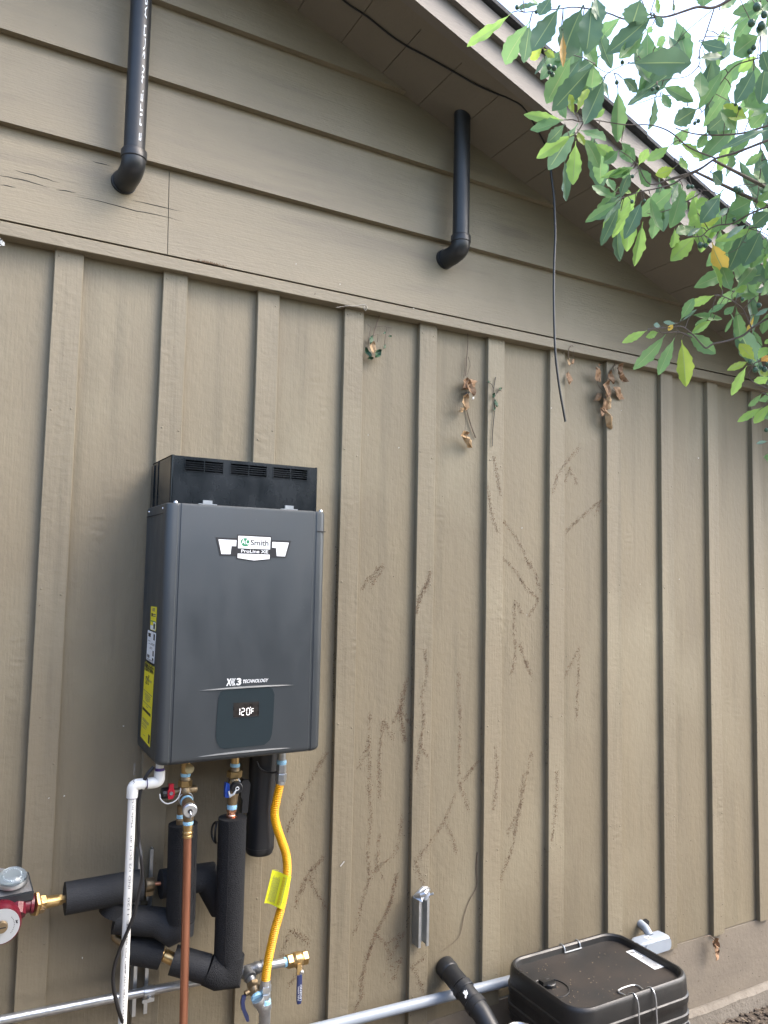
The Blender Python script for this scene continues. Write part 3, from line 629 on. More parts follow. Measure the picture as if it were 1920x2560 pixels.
# cold side isolation valve
kv = thing('isolation_valve', (0.5357,-0.16,-0.7017), 'brass isolation valve with blue handle and black cap', 'valve', 'isolation valves under the heater')
ax = V((0.5353,-0.16,-0.5813)); KX = ax.x
K = lambda yy, dx=0: V((KX + dx - (yy - 150) * .000012, -.16, ax.z + (150 - yy) / 4.1475 / 935))
MB().cyl(V((KX, -.16, HZ0 + .02)), K(60), .0118).build('nipple', 'brass', kv)
MB().rev(K(68), K(30), [(0, .0132), (.5, .0146), (1, .0132)], 16).build('thread_tape', 'thread_tape', kv)
MB().rev(K(118), K(66), [(0, .0165), (.4, .0145), (1, .0140)], 18).build('tail_piece', 'brass_dull', kv)
m_ = MB(); hexnut(m_, K(182), K(105), .0218); m_.build('union_nut', 'brass', kv, 20)
MB().rev(K(480), K(180), [(0, .0132), (.2, .0150), (.32, .0155), (.5, .0195), (.75, .0190), (1, .0125)], 18).build('body', 'brass_dull', kv)
kc0 = V((0.5357,-0.165,-0.607)); kc1 = V((0.5294,-0.205,-0.6085))
MB().rev(kc0, kc1, [(0, .0120), (.5, .0120), (.55, .0165), (.95, .0165), (1, .0145)], 16).build('drain_cap', 'black_plastic', kv, 25)
MB().rev(kc0 + V((0, 0, .004)), kc0.lerp(kc1, .1) + V((0, 0, .004)), [(0, .0158), (1, .0158)], 18).build('cap_strap', 'strap_white', kv)
kn = (kc1 - kc0).normalized()
MB().tube([kc1 + kn * .002 + V((.0045 * math.cos(a), 0, .0045 * math.sin(a))) for a in [2*PI*i/10 for i in range(11)]], .0014, 6, False).build('cap_strap', 'strap_white', kv)
MB().tube([kc1 + kn * .0015 + V((-.003, 0, -.004)), kc1 + kn * .002 + V((-.010, 0, -.014)), kc1 + V((-.018, .004, -.020)), kc1 + V((-.021, .010, -.008))], [.0022, .0028, .0034, .002], 8).build('cap_strap', 'strap_white', kv)
bh = V((0.507,-0.19,-0.6149))
MB().slab([bh + V(p) for p in ((-.006, 0, -.019), (.004, 0, -.021), (.007, 0, -.008), (.006, 0, .010), (.005, 0, .017), (-.005, 0, .021), (-.0065, 0, .006))], (0, .014, 0)).build('handle', 'blue_plastic', kv, 0)
MB().rev(K(520), K(470), [(0, .0132), (.5, .0146), (1, .0136)], 16).build('thread_tape', 'thread_tape', kv)
m_ = MB(); hexnut(m_, K(548), K(516), .0142); m_.rev(K(640), K(546), [(0, .0125), (.4, .0125), (.45, .0134), (.6, .0134), (.7, .0120), (1, .0125)], 18); m_.build('adapter', 'copper_new', kv, 25)
lv = V((0.582,-0.135,-0.633))
MB().slab([lv + V(p) for p in ((-.012, 0, -.068), (.006, 0, -.068), (.010, 0, -.010), (.012, 0, .012), (.006, 0, .024), (-.008, 0, .027), (-.016, 0, .020), (-.016, 0, -.020), (-.010, 0, -.030))], (0, .016, 0)).build('lever', 'black_plastic', kv, 0)

# black filter cartridge hanging behind
f0 = V((0.6502,-0.075,-0.8421)); f1 = V((f0.x + .008, -.075, HZ0 + .03))
fc = thing('filter_canister', f0, 'glossy black upright canister behind the yellow gas hose', 'canister')
MB().rev(f0, f1, [(0, .036), (.012, .0395), (.05, .0405), (.055, .0425), (1, .0445)], 28).build('body', 'black_plastic', fc)
MB().rev(f0 + V((0, 0, .012)), f0 + V((0, 0, .022)), [(0, .0420), (1, .0432)], 28).build('lip', 'black_plastic', fc)
MB().tube(cr([(0.6162,-0.12,-0.5623),(0.6237,-0.125,-0.5802),(0.6399,-0.13,-0.5917),(0.6579,-0.14,-0.5942),(0.6736,-0.15,-0.5888)], 5), .0030, 8).build('lead', 'rubber', fc)
MB().tube([V((0.509,-0.1,-0.7555)) + V((.000, -.016 * math.cos(a), .029 * math.sin(a))) + V((-.010 * abs(math.cos(a)), 0, 0)) for a in [2*PI*i/24 for i in range(25)]], .0034, 8, False).build('pull_ring', 'black_plastic', fc)

# foam insulated pipes
RF = .0395
def foam(path, label, r=RF, m='foam', seams=(), n=26, extra=None):
    P_ = [V(p) for p in path]; lo_ = min(P_, key=lambda p: p.z)
    t_ = thing('insulated_pipe', lo_, label, 'pipe', 'foam insulated pipes')
    MB().tube(P_, r, n).build('foam_sleeve', m, t_, 40)
    return t_
def sleeve(t_, path, r=RF, m='foam', n=26): return MB().tube([V(p) for p in path], r, n).build('foam_sleeve', m, t_, 40)
li0, li1 = V((0.3992,-0.14,-0.7046)), V((0.4027,-0.14,-0.9666))
t_ = foam([li0, li0.lerp(li1, .985)], 'upright black foam covered pipe behind the copper pipe')
p_, q_, r2 = V((0.3541,-0.105,-0.9734)), V((0.2371,-0.085,-0.9487)), V((0.2616,-0.07,-0.9128))
sleeve(t_, [li0.lerp(li1, .99), li1 + V((-.001, 0, -.012)), li1 + V((-.022, .008, -.022)), p_, q_], RF * .97, 'foam_smooth')
MB().rev(li0 + V((0, 0, .001)), li0 + V((0, 0, .0012)), [(0, .0135), (1, .0125)], 16).build('pipe_stub', 'copper', t_)
t_ = foam([(0.1055,-0.1,-0.868),(0.3018,-0.1,-0.8662)], 'level black foam covered pipe leading to the red pump', .0405, 'foam_smooth')
sleeve(t_, [(0.2444,-0.088,-0.9032),(0.2284,-0.085,-0.9378)], .036, 'foam_smooth')
ri0, ri1 = V((0.534,-0.16,-0.6996)), V((0.5353,-0.16,-1.0868))
t_ = foam([ri0, ri0.lerp(ri1, .268)], 'tall upright black foam covered pipe below the blue handled valve')
sleeve(t_, [ri0.lerp(ri1, .2695), ri0.lerp(ri1, .655)]); sleeve(t_, [ri0.lerp(ri1, .656), ri0.lerp(ri1, .995)])
sleeve(t_, [ri1 + V((.006, 0, .012)), ri1 + V((.0, 0, -.036)), V((0.5055,-0.165,-1.117)), V((0.4794,-0.155,-1.1038))], .0405)
sleeve(t_, [(0.4804,-0.154,-1.1045),(0.3924,-0.115,-1.0763)], .0385, 'foam_smooth')
MB().rev((0.3972,-0.117,-1.0781), (0.3548,-0.095,-1.0572), [(0, .017), (.6, .0172), (.65, .0135), (.75, .0165), (1, .0155)], 20).build('coupling', 'brass', t_)
MB().rev(ri0 + V((0, 0, .001)), ri0 + V((0, 0, .0014)), [(0, .014), (1, .013)], 16).build('pipe_stub', 'copper_new', t_)
t_ = foam([(0.3654,-0.09,-1.0666),(0.2756,-0.07,-1.04)], 'short level black foam covered pipe ending in a brass coupling', .0385, 'foam_smooth')
m_ = MB(); m_.tube([(0.2787,-0.055,-1.0428),(0.2488,-0.05,-1.0153),(0.2469,-0.045,-1.0068)], .011, 12); m_.build('fitting', 'brass_dull', t_)
t_ = foam([(0.3591,-0.078,-0.8816),(0.49,-0.078,-0.8841),(0.54,-0.085,-0.9752)], 'level black foam covered pipe crossing behind the upright pipes', .0385, 'foam_smooth')
MB().cyl((0.3411,-0.075,-0.8792), (0.3667,-0.078,-0.8808), .0055, 12).build('pipe_stub', 'copper', t_)

for par, a, b in ((0, li0, li1), (1, ri0, ri1)):
    off = V((-.020, -.0342, 0)) if par else V((.026, -.0297, 0))
    pts = [a.lerp(b, .004 + .97 * i / 14) + off + V((rnd(-.0012, .0012), 0, 0)) for i in range(15)]
    MB().tube(pts, .0011, 5).build('slit', 'cavity', [o for o in bpy.data.objects if o.name.startswith('insulated_pipe') and o.get('label', '').startswith('tall upright' if par else 'upright black')][0])

# strut channels with clamps
def strut(x, z0, z1, label, yb=0.0):
    t_ = thing('strut_channel', (x, yb, z0), label, 'bracket', 'steel strut channels')
    m_ = MB(); a, b, d = x - .0205, x + .0205, yb - .0415
    pts = [(a, yb - .0005), (b, yb - .0005), (b, d), (b - .0095, d), (b - .0095, d + .007), (b - .0075, d + .007), (b - .0075, d + .0022), (b - .0026, d + .0022), (b - .0026, yb - .003),
           (a + .0026, yb - .003), (a + .0026, d + .0022), (a + .0075, d + .0022), (a + .0075, d + .007), (a + .0095, d + .007), (a + .0095, d), (a, d)]
    m_.rings([[(p[0], p[1], z0) for p in pts], [(p[0], p[1], z1) for p in pts]]).build('channel', 'galvanised', t_, 0)
    return t_
s1 = V((0.3307,-0.035,-0.7956)); s1b = V((0.3436,-0.035,-1.2419))
t_ = strut(s1.x - .006, s1b.z, s1.z, 'galvanised strut channel behind the foam pipes beside the power cord', -.0005)
MB().cyl((s1.x - .006, -.004, s1.z - .04), (s1.x - .006, -.012, s1.z - .04), .009, 8).build('bolt', 'zinc', t_)
cl1 = V((0.3309,-0.07,-0.8809)); m_ = MB(); m_.rev(cl1 + V((-.012, 0, 0)), cl1 + V((.012, 0, 0)), [(0, .0175), (.1, .0185), (.9, .0185), (1, .0175)], 18); m_.box(cl1 + V((-.010, -.004, -.030)), cl1 + V((.010, .004, -.016))); m_.build('pipe_clamp', 'brass_dull', t_, 30)
MB().cyl(cl1 + V((-.004, 0, -.028)), cl1 + V((-.004, 0, -.042)), .0035, 8).build('clamp_bolt', 'zinc', t_)
cl2 = V((0.3413,-0.064,-1.1754)); m_ = MB(); m_.rev(cl2 + V((-.014, 0, .003)), cl2 + V((.014, 0, .002)), [(0, .0150), (.1, .0156), (.9, .0156), (1, .0150)], 18); m_.box(cl2 + V((-.016, -.005, -.024)), cl2 + V((.016, .004, -.014))); m_.build('pipe_clamp', 'zinc', t_, 30)
MB().rev(cl2 + V((0, -.012, -.008)), cl2 + V((0, -.022, -.008)), [(0, .007), (1, .006)], 6).build('clamp_bolt', 'zinc', t_)
s2 = V((1.2495,-0.035,-1.0873)); s2b = V((1.2541,-0.035,-1.2418))
t_ = strut(s2.x - .004, s2b.z, s2.z, 'short empty galvanised strut channel screwed to the wall beside a batten', -.0205)
m_ = MB(); q = V((s2.x - .004, -.062, s2.z + .006))
m_.tube([q + V((-.030, .012, .004)), q + V((-.018, -.004, .012)), q + V((-.006, -.010, .016)), q + V((.006, -.004, .020)), q + V((.020, .004, .022))], [.006, .008, .009, .008, .006], 8)
m_.slab([q + V(p) for p in ((-.034, .014, .000), (-.014, -.010, -.010), (-.006, .000, -.006), (.002, -.008, -.008), (.020, -.004, .006), (.022, .010, .024), (.004, .014, .026), (-.012, .012, .018))], (0, .006, .003)).build('pipe_clamp', 'galvanised', t_, 0)
MB().cyl(q + V((.016, .002, .016)), q + V((.018, .000, .027)), .0042, 8).build('clamp_bolt', 'cast_iron_grey', t_)
MB().cyl(q + V((.024, .002, .004)), q + V((.034, -.004, .008)), .004, 8).build('clamp_bolt', 'zinc', t_)

# yellow gas hose
gh = thing('gas_hose', (0.6528,-0.15,-1.2173), 'yellow corrugated flexible gas hose with steel nuts at both ends', 'hose')
gpath = cr([(0.6796,-0.15,-0.6259),(0.6704,-0.15,-0.6703),(0.6649,-0.15,-0.7076),(0.6729,-0.15,-0.7465),(0.6889,-0.15,-0.7884),(0.7036,-0.15,-0.8267),(0.7096,-0.15,-0.8638),(0.7084,-0.15,-0.8996),(0.7012,-0.15,-0.9486),(0.6908,-0.15,-0.9931),(0.6784,-0.15,-1.0333),(0.6681,-0.15,-1.0772),(0.6598,-0.15,-1.1176),(0.6536,-0.15,-1.1618),(0.6534,-0.15,-1.1792)], 10)
L_ = [0]
for a, b in zip(gpath[:-1], gpath[1:]): L_.append(L_[-1] + (b - a).length)
pit = .0049; npt = int(L_[-1] / pit * 4); fine, rad = [], []; k = 0
for i in range(npt + 1):
    s_ = L_[-1] * i / npt
    while k < len(L_) - 2 and L_[k+1] < s_: k += 1
    fine.append(gpath[k].lerp(gpath[k+1], (s_ - L_[k]) / max(1e-6, L_[k+1] - L_[k]))); rad.append((.0098, .0120, .0131, .0120)[i % 4])
MB().tube(fine, rad, 16).build('corrugated_tube', 'yellow_coating', gh, 60)
g0 = V((0.6818,-0.15,-0.5952)); GZ = lambda yy: V((g0.x + (230 - yy) * .000006, -.15, g0.z + (230 - yy) / 3.16 / 925))
m_ = MB(); hexnut(m_, GZ(225), GZ(150), .0150); m_.build('nut', 'zinc', gh, 20)
m_ = MB(); hexnut(m_, GZ(295), GZ(228), .0168); m_.rev(GZ(325), GZ(293), [(0, .0128), (1, .0145)], 16); m_.build('nut', 'galvanised', gh, 20)
MB().rev(GZ(155), GZ(118), [(0, .0135), (.5, .0150), (1, .014)], 16).build('thread_tape', 'thread_tape', gh)
MB().cyl(GZ(130), V((g0.x, -.15, HZ0 + .02)), .0125).build('nipple', 'galvanised', gh)
b0 = V((0.6532,-0.15,-1.207)); GB = lambda yy: V((b0.x, -.15, b0.z + (1960 - yy) / 3.16 / 905))
m_ = MB(); m_.rev(GB(1905), GB(1862), [(0, .0152), (1, .0138)], 16); hexnut(m_, GB(1960), GB(1900), .0170); m_.build('nut', 'galvanised', gh, 20)
m_ = MB(); hexnut(m_, GB(2020), GB(1962), .0152); m_.build('nut', 'zinc', gh, 20)
MB().rev(GB(2050), GB(2012), [(0, .0165), (.5, .0172), (1, .0155)], 18).build('thread_tape', 'thread_tape', gh)
# wrap-round warning tag
tg = [V(p) for p in [(0.6632,-0.15,-0.8706),(0.6421,-0.15,-0.9586),(0.7166,-0.168,-0.8895),(0.6949,-0.168,-0.9776)]]
tag = thing('warning_tag', tg[1], 'bright yellow printed warning tag wrapped around the gas hose', 'tag')
m_ = MB(); n = 10; fr_ = []
for k in range(n + 1):
    u = k / n; bow = math.sin(PI * min(1, u * 1.6)) * .010 * (1 if u < .62 else 0) - math.sin(PI * max(0, (u - .55) / .45)) * .007
    a = tg[0].lerp(tg[2], u) + V((0, bow, 0)); b = tg[1].lerp(tg[3], u) + V((0, bow, 0)); fr_.append((a, b))
vs2 = [p for ab in fr_ for p in ab] + [p + V((0, .0007, 0)) for ab in fr_ for p in ab]
o2 = 2 * (n + 1); fs2 = []
for k in range(n):
    fs2 += [(2*k, 2*k+1, 2*k+3, 2*k+2), (o2+2*k+2, o2+2*k+3, o2+2*k+1, o2+2*k), (2*k, 2*k+2, o2+2*k+2, o2+2*k), (2*k+1, o2+2*k+1, o2+2*k+3, 2*k+3)]
fs2 += [(0, o2, o2+1, 1), (2*n, 2*n+1, o2+2*n+1, o2+2*n)]
sheet = m_.add(vs2, fs2).build('sheet', 'yellow_tag', tag, 60)
def on_tag(u, v_):
    k = min(n - 1, int(u * n)); t__ = u * n - k; a = fr_[k][0].lerp(fr_[k+1][0], t__); b = fr_[k][1].lerp(fr_[k+1][1], t__); p = a.lerp(b, v_); p.y -= .0006; return p
pr = {'ink_grey': MB(), 'ink_amber': MB(), 'ink': MB()}
def tline(u, v0, v1, wd, key):
    a, b = v0, v0
    while b < v1:
        b = min(v1, a + rnd(.03, .09)); q0, q1, q2_, q3_ = on_tag(u, a), on_tag(u + wd, a), on_tag(u + wd, b), on_tag(u, b)
        pr[key].add([q0, q3_, q2_, q1], [(0, 1, 2, 3)]); a = b + .015
for u in [.16 + .042 * i for i in range(9)]: tline(u, .12 + rnd(0, .1), .93, .016, 'ink_grey')
for u in (.60, .635, .67): tline(u, .08, .92, .018, 'ink_amber')
for u in (.72, .75): tline(u, .06, .9, .012, 'ink_grey')
for v_ in (.22, .3, .70, .78): pr['ink'].add([on_tag(.88, v_), on_tag(.88, v_ + .05), on_tag(.91, v_ + .05), on_tag(.91, v_)], [(0, 1, 2, 3)])
for k_, m2 in pr.items(): m2.build('tag_print', k_, sheet, 0)
MB().tube([tg[0].lerp(tg[2], u) + V((0, math.sin(PI * u) * .022, .001)) for u in [i / 8 for i in range(5)]], .0006, 4).build('fold', 'yellow_tag', tag)

# galvanised gas pipe with tee, two valves
gp = thing('gas_pipe', (0.059,-0.064,-1.1616), 'galvanised steel gas pipe running level low on the wall to a dark tee', 'pipe')
ga, gb = V((-0.0762,-0.064,-1.1544)), V((0.6079,-0.064,-1.1816))
MB().tube([ga, gb], .0120, 18).build('pipe', 'galvanised', gp)
tb = V((0.6245,-0.066,-1.1762)); tr = V((0.6638,-0.066,-1.1765))
m_ = MB(); m_.rev(gb, tr, [(0, .0165), (.12, .0185), (.2, .0160), (.75, .0160), (.82, .0180), (1, .0165)], 18)
tf = V((0.6263,-0.098,-1.1857)); m_.rev(tb, tf, [(0, .0160), (.7, .0160), (.75, .0190), (1, .0180)], 18); m_.build('tee', 'cast_iron_grey', gp)
MB().rev(tr, tr + (tr - gb).normalized() * .022, [(0, .0155), (.3, .0155), (.35, .0175), (.6, .0175), (.65, .0155), (1, .0165)], 18).build('coupling', 'cast_iron_grey', gp)
MB().tube([tr, V((0.7506,-0.066,-1.1808))], .0125, 18).build('pipe', 'galvanised', gp)
MB().rev((0.7432,-0.066,-1.181), (0.7531,-0.066,-1.181), [(0, .0136), (.5, .0142), (1, .0136)], 18).build('thread_tape', 'thread_tape', gp)
# right hand shut-off valve
vv = thing('gas_valve', (0.7923,-0.066,-1.189), 'brass gas shutoff valve with a dark blue lever hanging straight down', 'valve', 'gas valves')
va, vb = V((0.7514,-0.066,-1.181)), V((0.8193,-0.066,-1.181))
m_ = MB(); hexnut(m_, va, va.lerp(vb, .28), .0205); m_.rev(va.lerp(vb, .26), va.lerp(vb, .78), [(0, .017), (.25, .0215), (.75, .0215), (1, .017)], 18); hexnut(m_, va.lerp(vb, .74), vb, .0205); m_.build('body', 'brass', vv, 25)
vc = va.lerp(vb, .52)
MB().rev(vc + V((0, -.012, -.012)), vc + V((.001, -.030, -.024)), [(0, .0105), (.6, .0095), (.7, .007), (1, .0065)], 12).build('stem', 'brass_dull', vv)
MB().rev(vc + V((.001, -.028, -.024)), vc + V((.001, -.036, -.026)), [(0, .0085), (.5, .0085), (1, .006)], 6).build('stem_nut', 'zinc', vv)
l0, l1 = V((0.78,-0.1,-1.192)), V((0.781,-0.1,-1.2923))
MB().slab([l0 + V((-.006, 0, .014)), l0 + V((.006, 0, .014)), l0 + V((.008, 0, -.022)), l0 + V((-.007, 0, -.022))], (0, .003, 0)).build('lever_plate', 'brass', vv, 0)
ll = MB(); lp = [l0 + V((0, .001, -.018)), l0.lerp(l1, .25), l0.lerp(l1, .6), l0.lerp(l1, .9), l1]
rs = []
for p, hw in zip(lp, (.0080, .0085, .0092, .0088, .0065)): rs.append([p + V(q) for q in ((-hw, -.002, 0), (-hw*.7, -.0045, 0), (hw*.7, -.0045, 0), (hw, -.002, 0), (hw*.8, .003, 0), (-hw*.8, .003, 0))])
ll.rings(rs).build('lever', 'blue_vinyl', vv, 50)
o = text('LEGEND', 'lever_print', 'white_label', vv, (0, 0, 0), .046, .0062)
for v_ in o.data.vertices: a, b = v_.co.x, v_.co.z; v_.co = V((-b + .004, 0, a))
o.location = l0.lerp(l1, .9) + V((.002, -.0058, 0)) - WPOS[vv.name]
o = text('GAS WOG', 'lever_print', 'white_label', vv, (0, 0, 0), .040, .0034)
for v_ in o.data.vertices: a, b = v_.co.x, v_.co.z; v_.co = V((-b, 0, a))
o.location = l0.lerp(l1, .88) + V((-.003, -.0058, 0)) - WPOS[vv.name]
# lower valve on the branch towards the hose
wv = thing('gas_valve', (0.6261,-0.125,-1.2121), 'brass gas shutoff valve with a blue lever below the black tee', 'valve', 'gas valves')
wa, wb = V((0.6263,-0.098,-1.1857)), V((0.6307,-0.15,-1.219))
MB().cyl(wa, wa.lerp(wb, .3), .0125).build('nipple', 'galvanised', wv)
m_ = MB(); hexnut(m_, wa.lerp(wb, .22), wa.lerp(wb, .42), .0180); m_.rev(wa.lerp(wb, .4), wa.lerp(wb, .72), [(0, .016), (.5, .0195), (1, .016)], 16); hexnut(m_, wa.lerp(wb, .68), wa.lerp(wb, .86), .0178); m_.build('body', 'brass_dull', wv, 25)
MB().rev(wa.lerp(wb, .84), wb, [(0, .0165), (.5, .0185), (1, .017)], 16).build('thread_tape', 'thread_tape', wv)
MB().cyl(wa.lerp(wb, .55), (0.5995,-0.13,-1.2088), .008, 12).build('stem', 'brass_dull', wv)
q0, q1 = V((0.5963,-0.132,-1.2106)), V((0.5997,-0.14,-1.28))
ll = MB(); rs = []
for t__, dx, hw in ((0, 0, .006), (.25, -.006, .0055), (.5, -.004, .0055), (.8, .004, .006), (1, .007, .004)):
    p = q0.lerp(q1, t__) + V((dx, 0, 0)); rs.append([p + V(q) for q in ((-hw, -.003, 0), (hw, -.003, 0), (hw, .004, 0), (-hw, .004, 0))])
ll.rings(rs).build('lever', 'blue_vinyl', wv, 50)
# drip tee at the foot of the hose
dt = V((0.6543,-0.15,-1.2628))
tt_ = thing('pipe_tee', dt + V((0, 0, -.08)), 'grey galvanised pipe tee below the lower end of the gas hose', 'pipe fitting')
m_ = MB(); m_.rev(GB(2045) , dt + V((0, 0, -.16)), [(0, .0185), (.06, .0195), (.10, .0165), (1, .0165)], 20); m_.rev(dt + V((0, 0, .0)), wb, [(0, .0160), (.6, .0160), (.75, .0190), (1, .0185)], 18); m_.build('tee_body', 'galvanised', tt_)

# red circulation pump at the left
PY = -.17
pu = thing('circulation_pump', (-0.0465,-0.15,-0.9327), 'dark red circulation pump with clear dome and round silver plate', 'pump')
m_ = MB(); fl0, fl1 = V((0.0274,-0.13,-0.8554)), V((-0.1168,-0.13,-0.848))
m_.rev(fl0, fl1, [(0, .022), (.05, .023), (.06, .020), (.28, .023), (.5, .026), (1, .026)], 22)
pc = V((-0.0497,-0.205,-0.8668)); pc.y = -.13
m_.rev(pc, V((pc.x, -.205, pc.z)), [(0, .040), (.5, .0455), (.85, .0455), (1, .043)], 32)
m_.tube([V((-0.0096,-0.14,-0.8485)), V((-0.0125,-0.16,-0.8666))], .02, 10)
m_.build('casing', 'pump_red', pu, 35)
d0 = V((pc.x, -.2055, pc.z))
npl = MB().cyl(d0 + V((0, .001, 0)), d0 + V((0, -.0012, 0)), .0405, 36).build('nameplate', 'nameplate', pu)
MB().rev(d0, d0 + V((0, -.010, 0)), [(0, .0145), (.7, .0140), (1, .0125)], 20).build('vent_screw', 'brass_dull', pu)
MB().box(d0 + V((-.009, -.0108, -.0012)), d0 + V((.009, -.0098, .0012))).build('screw_slot', 'ink', pu, 0)
for a in range(-40, 41, 8):
    ar = math.radians(a); MB().box(d0 + V((.028 * math.cos(ar) - .0008, -.0016, .028 * math.sin(ar) - .0012)), d0 + V((.028 * math.cos(ar) + .0008, -.0012, .028 * math.sin(ar) + .0012))).build('plate_print', 'ink_grey', npl, 0)
MB().slab([d0 + V(p) for p in ((.033, -.0016, .002), (.036, -.0016, .010), (.034, -.0016, .009), (.031, -.0016, .003))], (0, .0004, 0)).slab([d0 + V(p) for p in ((.030, -.0016, .009), (.032, -.0016, .010), (.036, -.0016, .002), (.034, -.0016, .001))], (0, .0004, 0)).build('plate_print', 'ink', npl, 0)
# terminal box with dome, tilted towards the viewer
bx = [V(p) for p in [(0.0241,-0.155,-0.8175),(-0.1001,-0.155,-0.8214),(-0.1203,-0.06,-0.7568),(0.017,-0.075,-0.7937)]]
m_ = MB().slab(bx, (0, .004, -.020)); tbx = m_.build('terminal_box', 'pump_black', pu, 0)
nb = (bx[1] - bx[0]).cross(bx[3] - bx[0]).normalized()
if nb.y > 0: nb = -nb
MB().slab([b_.lerp((bx[0] + bx[2]) / 2, .06) + nb * .0015 for b_ in bx], nb * -.0012).build('faceplate', 'ink_grey', tbx, 0)
dc = V((-0.0249,-0.125,-0.7888))
MB().rev(dc + nb * -.004, dc + nb * .006, [(0, .0375), (.4, .0375), (1, .0345)], 32).build('dome_ring', 'zinc', tbx)
MB().rev(dc + nb * .002, dc + nb * .0066, [(0, .031), (1, .031)], 32).build('dial', 'nameplate', tbx)
for a in range(0, 360, 15):
    ar = math.radians(a); e_ = nb.orthogonal().normalized(); g_ = nb.cross(e_); p = dc + nb * .0070 + (e_ * math.cos(ar) + g_ * math.sin(ar)) * .018
    MB().ball(p, rnd(.0010, .0026), 6, 4).build('dial_peg', 'white_label', tbx)
MB().rev(dc + nb * .006, dc + nb * .024, [(0, .0350), (.35, .0325), (.65, .0265), (.88, .016), (1, .004)], 32).build('dome', 'clear_dome', tbx, 60)
# brass union, check valve and tail towards the insulated pipe
br0, br1 = V((0.0257,-0.13,-0.8569)), V((0.11,-0.105,-0.8668))
bv = thing('brass_union', br0.lerp(br1, .5), 'brass union and valve joining the red pump to the insulated pipe', 'pipe fitting')
m_ = MB(); hexnut(m_, br0, br0.lerp(br1, .10), .0300); m_.rev(br0.lerp(br1, .1), br0.lerp(br1, .14), [(0, .027), (1, .024)], 20); m_.build('flange_nut', 'brass', bv, 25)
m_ = MB(); hexnut(m_, br0.lerp(br1, .13), br0.lerp(br1, .34), .0195); m_.rev(br0.lerp(br1, .33), br0.lerp(br1, .72), [(0, .0165), (.3, .0150), (1, .0138)], 18); m_.build('valve_body', 'brass', bv, 25)
vs0 = br0.lerp(br1, .23) + V((0, -.014, -.008)); MB().rev(vs0, vs0 + V((.001, -.010, -.004)), [(0, .0095), (.7, .0095), (.75, .006), (1, .006)], 14).build('screw_stem', 'brass_dull', bv)
m_ = MB(); hexnut(m_, br0.lerp(br1, .72), br0.lerp(br1, .84), .0140); m_.rev(br0.lerp(br1, .83), br1, [(0, .0095), (.3, .0105), (.5, .0085), (.8, .0105), (1, .008)], 14); m_.build('tail', 'brass', bv, 25)

# ------------------------------------------------------------------ grey conduit and fitting
gc = thing('grey_conduit', (1.1767,-0.03,-1.4342), 'light grey plastic conduit running level low along the wall', 'conduit')
MB().tube([(0.7485,-0.04,-1.4117),(0.9355,-0.04,-1.4193),(1.602,-0.04,-1.4439),(2.2,-0.05,-1.446)], .0168, 20).build('tube', 'grey_pvc', gc)
cb = thing('conduit_body', (2.3122,-0.05,-1.4382), 'light grey plastic conduit fitting with a rounded cover at the wall hole', 'conduit fitting')
Lq = [V(p) for p in [(2.234,-0.045,-1.4156),(2.3768,-0.045,-1.4623)]]
m_ = MB(); y0, y1 = -.100, -.034; z0, z1 = -1.472, -1.418
x0, x1 = 2.225, 2.388
out_ = rrect(y0, y1, z0, z1, .014, 5)
m_.rings([[(x0, (y0+y1)/2 + (a-(y0+y1)/2)*.80, (z0+z1)/2 + (b-(z0+z1)/2)*.80) for a, b in out_], [(x0 + .016, a, b) for a, b in out_], [(x1 - .012, a, b) for a, b in out_], [(x1, (y0+y1)/2 + (a-(y0+y1)/2)*.82, (z0+z1)/2 + (b-(z0+z1)/2)*.82) for a, b in out_]]).build('body', 'grey_pvc', cb, 40)
pl = rrect(x0 + .018, x1 - .004, z0 + .003, z1 - .006, .016, 6)
MB().rings([[(a, y0 - .001, b) for a, b in pl], [(a, y0 - .004, b) for a, b in pl]]).build('cover', 'grey_pvc', cb, 40)
MB().tube([(x0 - .035, -.060, -1.444), (x0 + .012, -.066, -1.444)], .0215, 18).build('hub', 'grey_pvc', cb)
nk = V((2.3188,-0.03,-1.401)); MB().tube([nk + V((.004, .03, .004)), nk, V((nk.x, -.055, z1 - .004))], .0155, 18).build('neck', 'grey_pvc', cb)
lbx = (x0 + x1) / 2 - .028; MB().box((lbx, -.082, z1 + .0002), (lbx + .026, -.060, z1 + .0008)).build('label', 'white_label', cb, 0)
MB().box((lbx + .008, -.078, z1 + .0009), (lbx + .016, -.066, z1 + .0012)).build('label_print', 'ink_grey', cb, 0)
hp = V((2.3479,-0.001,-1.4072)); MB().add([(hp.x + math.cos(2*PI*k/16) * .026 * (1 + .15 * math.sin(k * 2.1)), -.0012, hp.z + math.sin(2*PI*k/16) * .024) for k in range(16)], [tuple(range(15, -1, -1))]).build('wall_hole', 'cavity', house, 0)

# ------------------------------------------------------------------ black drain pipe from the wall
ab = thing('waste_pipe', (1.3729,0.0,-1.3565), 'black plastic waste pipe coming out of the wall and bending down over the conduit', 'pipe')
a0, a1, a2, a3_ = V((1.3696,0.0,-1.3531)), V((1.3704,-0.115,-1.3795)), V((1.382,-0.205,-1.4182)), V((1.4014,-0.3,-1.5046))
MB().tube([a0, a1], .0305, 24).build('hub', 'abs_pipe', ab)
MB().rev(a0 + (a1 - a0) * .0, a0.lerp(a1, .34), [(0, .034), (.1, .0362), (.9, .0362), (1, .034)], 26).build('collar', 'abs_pipe', ab)
MB().tube([a0.lerp(a1, .30), a0.lerp(a1, .92)], .0335, 26).build('sleeve', 'abs_pipe', ab)
MB().rev(a1.lerp(a2, -.12), a1.lerp(a2, .12), [(0, .034), (.12, .0372), (.88, .0372), (1, .035)], 26).build('collar', 'abs_pipe', ab)
MB().tube([a1, a2, a3_], .0325, 26).build('elbow', 'abs_pipe', ab)
